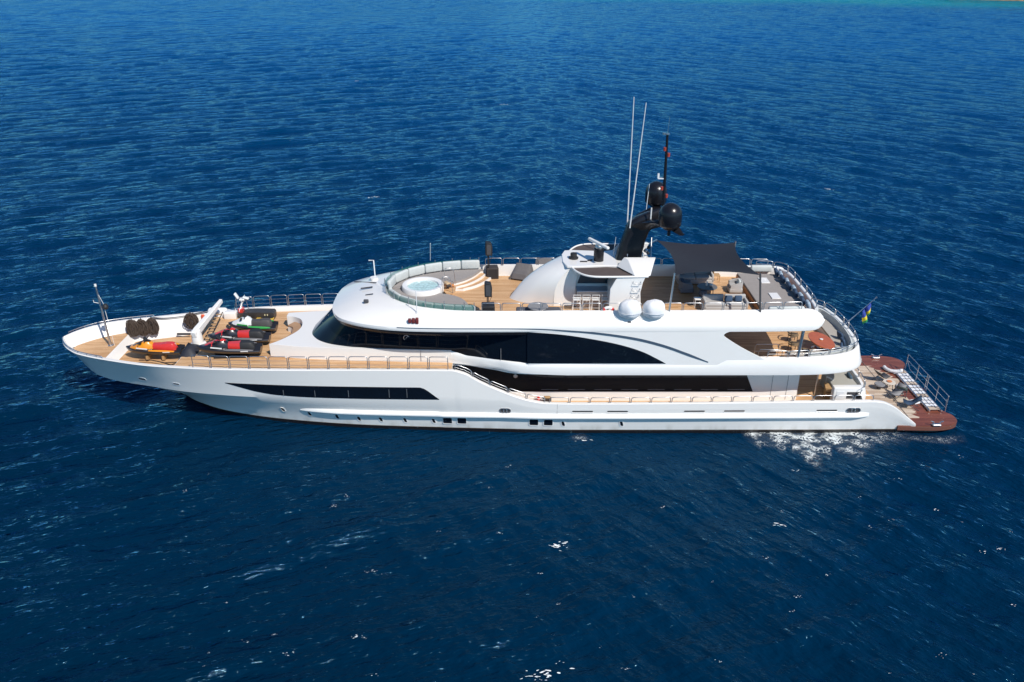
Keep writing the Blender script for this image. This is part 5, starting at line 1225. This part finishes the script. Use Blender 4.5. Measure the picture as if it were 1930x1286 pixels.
# gangway lying across the stern
t = empty('gangway', (25.05,-.35,.54), 0, 'stowed gangway with white slats and a tall steel handrail lying across the stern', 'gangway')
for x in (-.36,.36): q = MB(); q.tube([(x,-2.6,.1),(x,2.6,.1)], .05, 8); q.build('side_beam', STEEL, t)
for k in range(13):
    y = -2.35+k*.385; q = MB(); q.box((0,y,.13),(.64,.27,.03)); q.build('slat', CANVASW if k%4 else DRY, t)
q = MB(); 
q.tube(cr([(.42,-2.7,.95),(.42,-2.4,.22),(.5,-2.0,.2)],2)[:1]+[(.5,-2.7,.35),(.5,2.2,.35),(.5,2.75,.75)], .022, 6)
for z in (.75,1.15): q.tube([(.5,-2.7,z),(.5,2.75,z)], .022, 6)
for y in (-2.7,-1.45,-.2,0,1.2,2.75): q.tube([(.5,y,.1),(.5,y,1.15)], .026, 6)
q.build('handrail', STEEL, t)

# ================================================================ FOAM, COAST
def foam_mat(name, scale, thr, soft, mask=None):
    m = bpy.data.materials.new(name); m.use_nodes = True; nt = m.node_tree; N = nt.nodes.new; L = nt.links.new
    b = nt.nodes['Principled BSDF']; b.inputs['Base Color'].default_value = (.72,.77,.78,1); b.inputs['Roughness'].default_value = .6
    tc = N('ShaderNodeTexCoord'); mp = N('ShaderNodeMapping'); mp.inputs['Scale'].default_value = (.75,1,1); L(tc.outputs['Object'], mp.inputs[0])
    # lacy foam = ridges of warped noise
    n1 = N('ShaderNodeTexNoise'); n1.inputs['Scale'].default_value = scale; n1.inputs['Detail'].default_value = 3; n1.inputs['Distortion'].default_value = 1.6; L(mp.outputs[0], n1.inputs['Vector'])
    s1 = N('ShaderNodeMath'); s1.operation = 'SUBTRACT'; s1.inputs[1].default_value = .5; L(n1.outputs[0], s1.inputs[0])
    ab = N('ShaderNodeMath'); ab.operation = 'ABSOLUTE'; L(s1.outputs[0], ab.inputs[0])
    at_ = N('ShaderNodeAttribute'); at_.attribute_name = 'foam'
    th = N('ShaderNodeMath'); th.operation = 'MULTIPLY'; th.inputs[1].default_value = thr; L(at_.outputs['Fac'], th.inputs[0])
    df = N('ShaderNodeMath'); df.operation = 'SUBTRACT'; L(th.outputs[0], df.inputs[0]); L(ab.outputs[0], df.inputs[1])
    dv_ = N('ShaderNodeMath'); dv_.operation = 'DIVIDE'; dv_.inputs[1].default_value = soft; dv_.use_clamp = True; L(df.outputs[0], dv_.inputs[0])
    n2 = N('ShaderNodeTexNoise'); n2.inputs['Scale'].default_value = scale*.5; n2.inputs['Detail'].default_value = 2; L(mp.outputs[0], n2.inputs['Vector'])
    r2 = N('ShaderNodeMapRange'); r2.inputs[1].default_value = .40; r2.inputs[2].default_value = .58; L(n2.outputs[0], r2.inputs[0])
    mu = N('ShaderNodeMath'); mu.operation = 'MULTIPLY'; L(dv_.outputs[0], mu.inputs[0]); L(r2.outputs[0], mu.inputs[1])
    a2 = N('ShaderNodeMath'); a2.operation = 'MULTIPLY_ADD'; a2.inputs[1].default_value = .9; L(mu.outputs[0], a2.inputs[0])
    hz = N('ShaderNodeMath'); hz.operation = 'MULTIPLY'; hz.inputs[1].default_value = .045; L(at_.outputs['Fac'], hz.inputs[0]); L(hz.outputs[0], a2.inputs[2])
    L(a2.outputs[0], b.inputs['Alpha']); return m
def foam_sheet(name, x0, x1, y0, y1, fmask, m, step=.09, lift=.035):
    X, Yg = np.meshgrid(np.arange(x0, x1, step), np.arange(y0, y1, step), indexing='ij')
    x, y, z = sea(X, Yg, np.full_like(X, .12)); q = MB()
    nx, ny = X.shape; vs = np.stack([x, y, z+lift], -1).reshape(-1,3)
    i = np.arange(nx-1)[:,None]*ny+np.arange(ny-1)[None,:]; f = np.stack([i, i+ny, i+ny+1, i+1], -1).reshape(-1,4)
    me = bpy.data.meshes.new(name); me.from_pydata(vs.tolist(), [], f.tolist()); me.shade_smooth()
    at_ = me.attributes.new('foam', 'FLOAT', 'POINT'); at_.data.foreach_set('value', fmask(X, Yg).ravel().astype(np.float32))
    me.materials.append(m); o = bpy.data.objects.new(name, me); COL.objects.link(o); return o
def m1(X, Y):
    u = (X-13.2)/10.2; top = -4.55; wdt = .5+2.6*np.clip(u*3.2,0,1)*np.clip((1.02-u)*1.4,0,1)
    wdt = wdt*(1+.22*np.sin(X*2.3+1)+.14*np.sin(X*5.1+Y)+.08*np.sin(X*9.7-Y*3)); v = (top-Y)/wdt; k = np.clip(1-np.clip(v,0,9),0,1)**.7*np.clip(u*12,0,1)*np.clip((1-u)*2.2,0,1)
    return k*np.where(v < -.1, .6, 1.0)
tag(foam_sheet('wake_foam', 13.0, 23.6, -8.6, -4.2, m1, foam_mat('lacy_foam', 3.4, .12, .05)), 'lacy white foam on the water by the near side of the stern', 'foam', kind='stuff')
def m2(X, Y): return .55*np.exp(-((X-3.9)/.4)**2-((Y+4.95)/.28)**2)+.6*np.exp(-((X-24.2)/1.4)**2-((Y+5.0)/.3)**2)
tag(foam_sheet('hull_splash', 1.0, 26, -6.2, -4.3, m2, foam_mat('splash_foam', 5.0, .09, .04)), 'small white splashes along the waterline', 'foam', kind='stuff')
# scattered foam flecks, tiny breaking crests, and sun glints painted as white flecks
q = MB(); r_ = random.Random(12)
def fleck(x, y, s_, n_=None):
    s_ *= .55; n_ = (n_ or r_.randint(2,4))*2
    for k in range(n_ or r_.randint(2,5)):
        cx_, cy_ = x+r_.gauss(0,s_*1.3), y+r_.gauss(0,s_*.7); a = s_*r_.uniform(.12,.6); b = a*r_.uniform(.15,.4); rot = r_.uniform(-.5,.5); m_ = 7
        P = []
        for j in range(m_):
            t_ = 2*math.pi*j/m_; rr = r_.uniform(.6,1.2); P.append((cx_+rr*(a*math.cos(t_)*math.cos(rot)-b*math.sin(t_)*math.sin(rot)), cy_+rr*(a*math.cos(t_)*math.sin(rot)+b*math.sin(t_)*math.cos(rot))))
        A1 = np.array(P); _, _, z = sea(A1[:,0], A1[:,1], np.full(m_, .12)); zz = float(z.max())+.02
        q.add([(p[0],p[1],float(zi)*.4+zz*.6) for p, zi in zip(P, z)], [tuple(range(m_))])
for u, v, s_ in ((703,373,.45),(950,198,.6),(1562,358,.45),(670,155,.5),(1053,1028,.42),(1105,830,.4),(1446,578,.2),(1500,884,.22),(1443,1053,.25),(1560,1086,.18),(1765,955,.2),(1890,1030,.22),(1475,990,.35),(670,1206,.25),(700,1075,.18),(825,1002,.15),(1020,1270,.45),(1005,1282,.3),(1505,1132,.15),(1640,990,.15),(1700,905,.2),(1810,862,.15)):
    c = G(u, v, 0); fleck(c[0], c[1], s_, 9 if s_ > .4 else None)
for k in range(45):
    u = r_.uniform(350,1930); v = 860+420*r_.random(); c = G(u, v, 0); fleck(c[0], c[1], r_.uniform(.06,.15), r_.randint(1,4))
tag(q.build('foam_glint_flecks', mat('foam_glint_white', (.8,.83,.84), .6)), 'tiny white foam flecks and painted sun glints scattered over the dark water', 'foam', kind='stuff')
# rocky shore far off on the right
q = MB(); rows = []; n = 90
for i in range(n):
    f = i/(n-1); x = 214+f*230; yb = 392-f*78+2.5*math.sin(f*21)+1.5*math.sin(f*47); rows.append([])
    for j, (d_, h) in enumerate(((0,-1.5),(2,.5),(5,1.4),(12,2.2),(30,2.8),(80,3.5),(200,4))):
        rr = r_.uniform(-.35,.35)*min(h if h > 0 else 1, 3); rows[-1].append((x+d_*.35, yb+d_+r_.uniform(-1,1)*min(d_,3)*.5, h*(.5+.5*min(1,f*3))+rr))
q.grid(rows); tag(q.build('rocky_coast', mat('coast_rock', (.20,.14,.09), .9, var=.4, vscale=.4, bump=.5, bscale=1)), kind='structure')
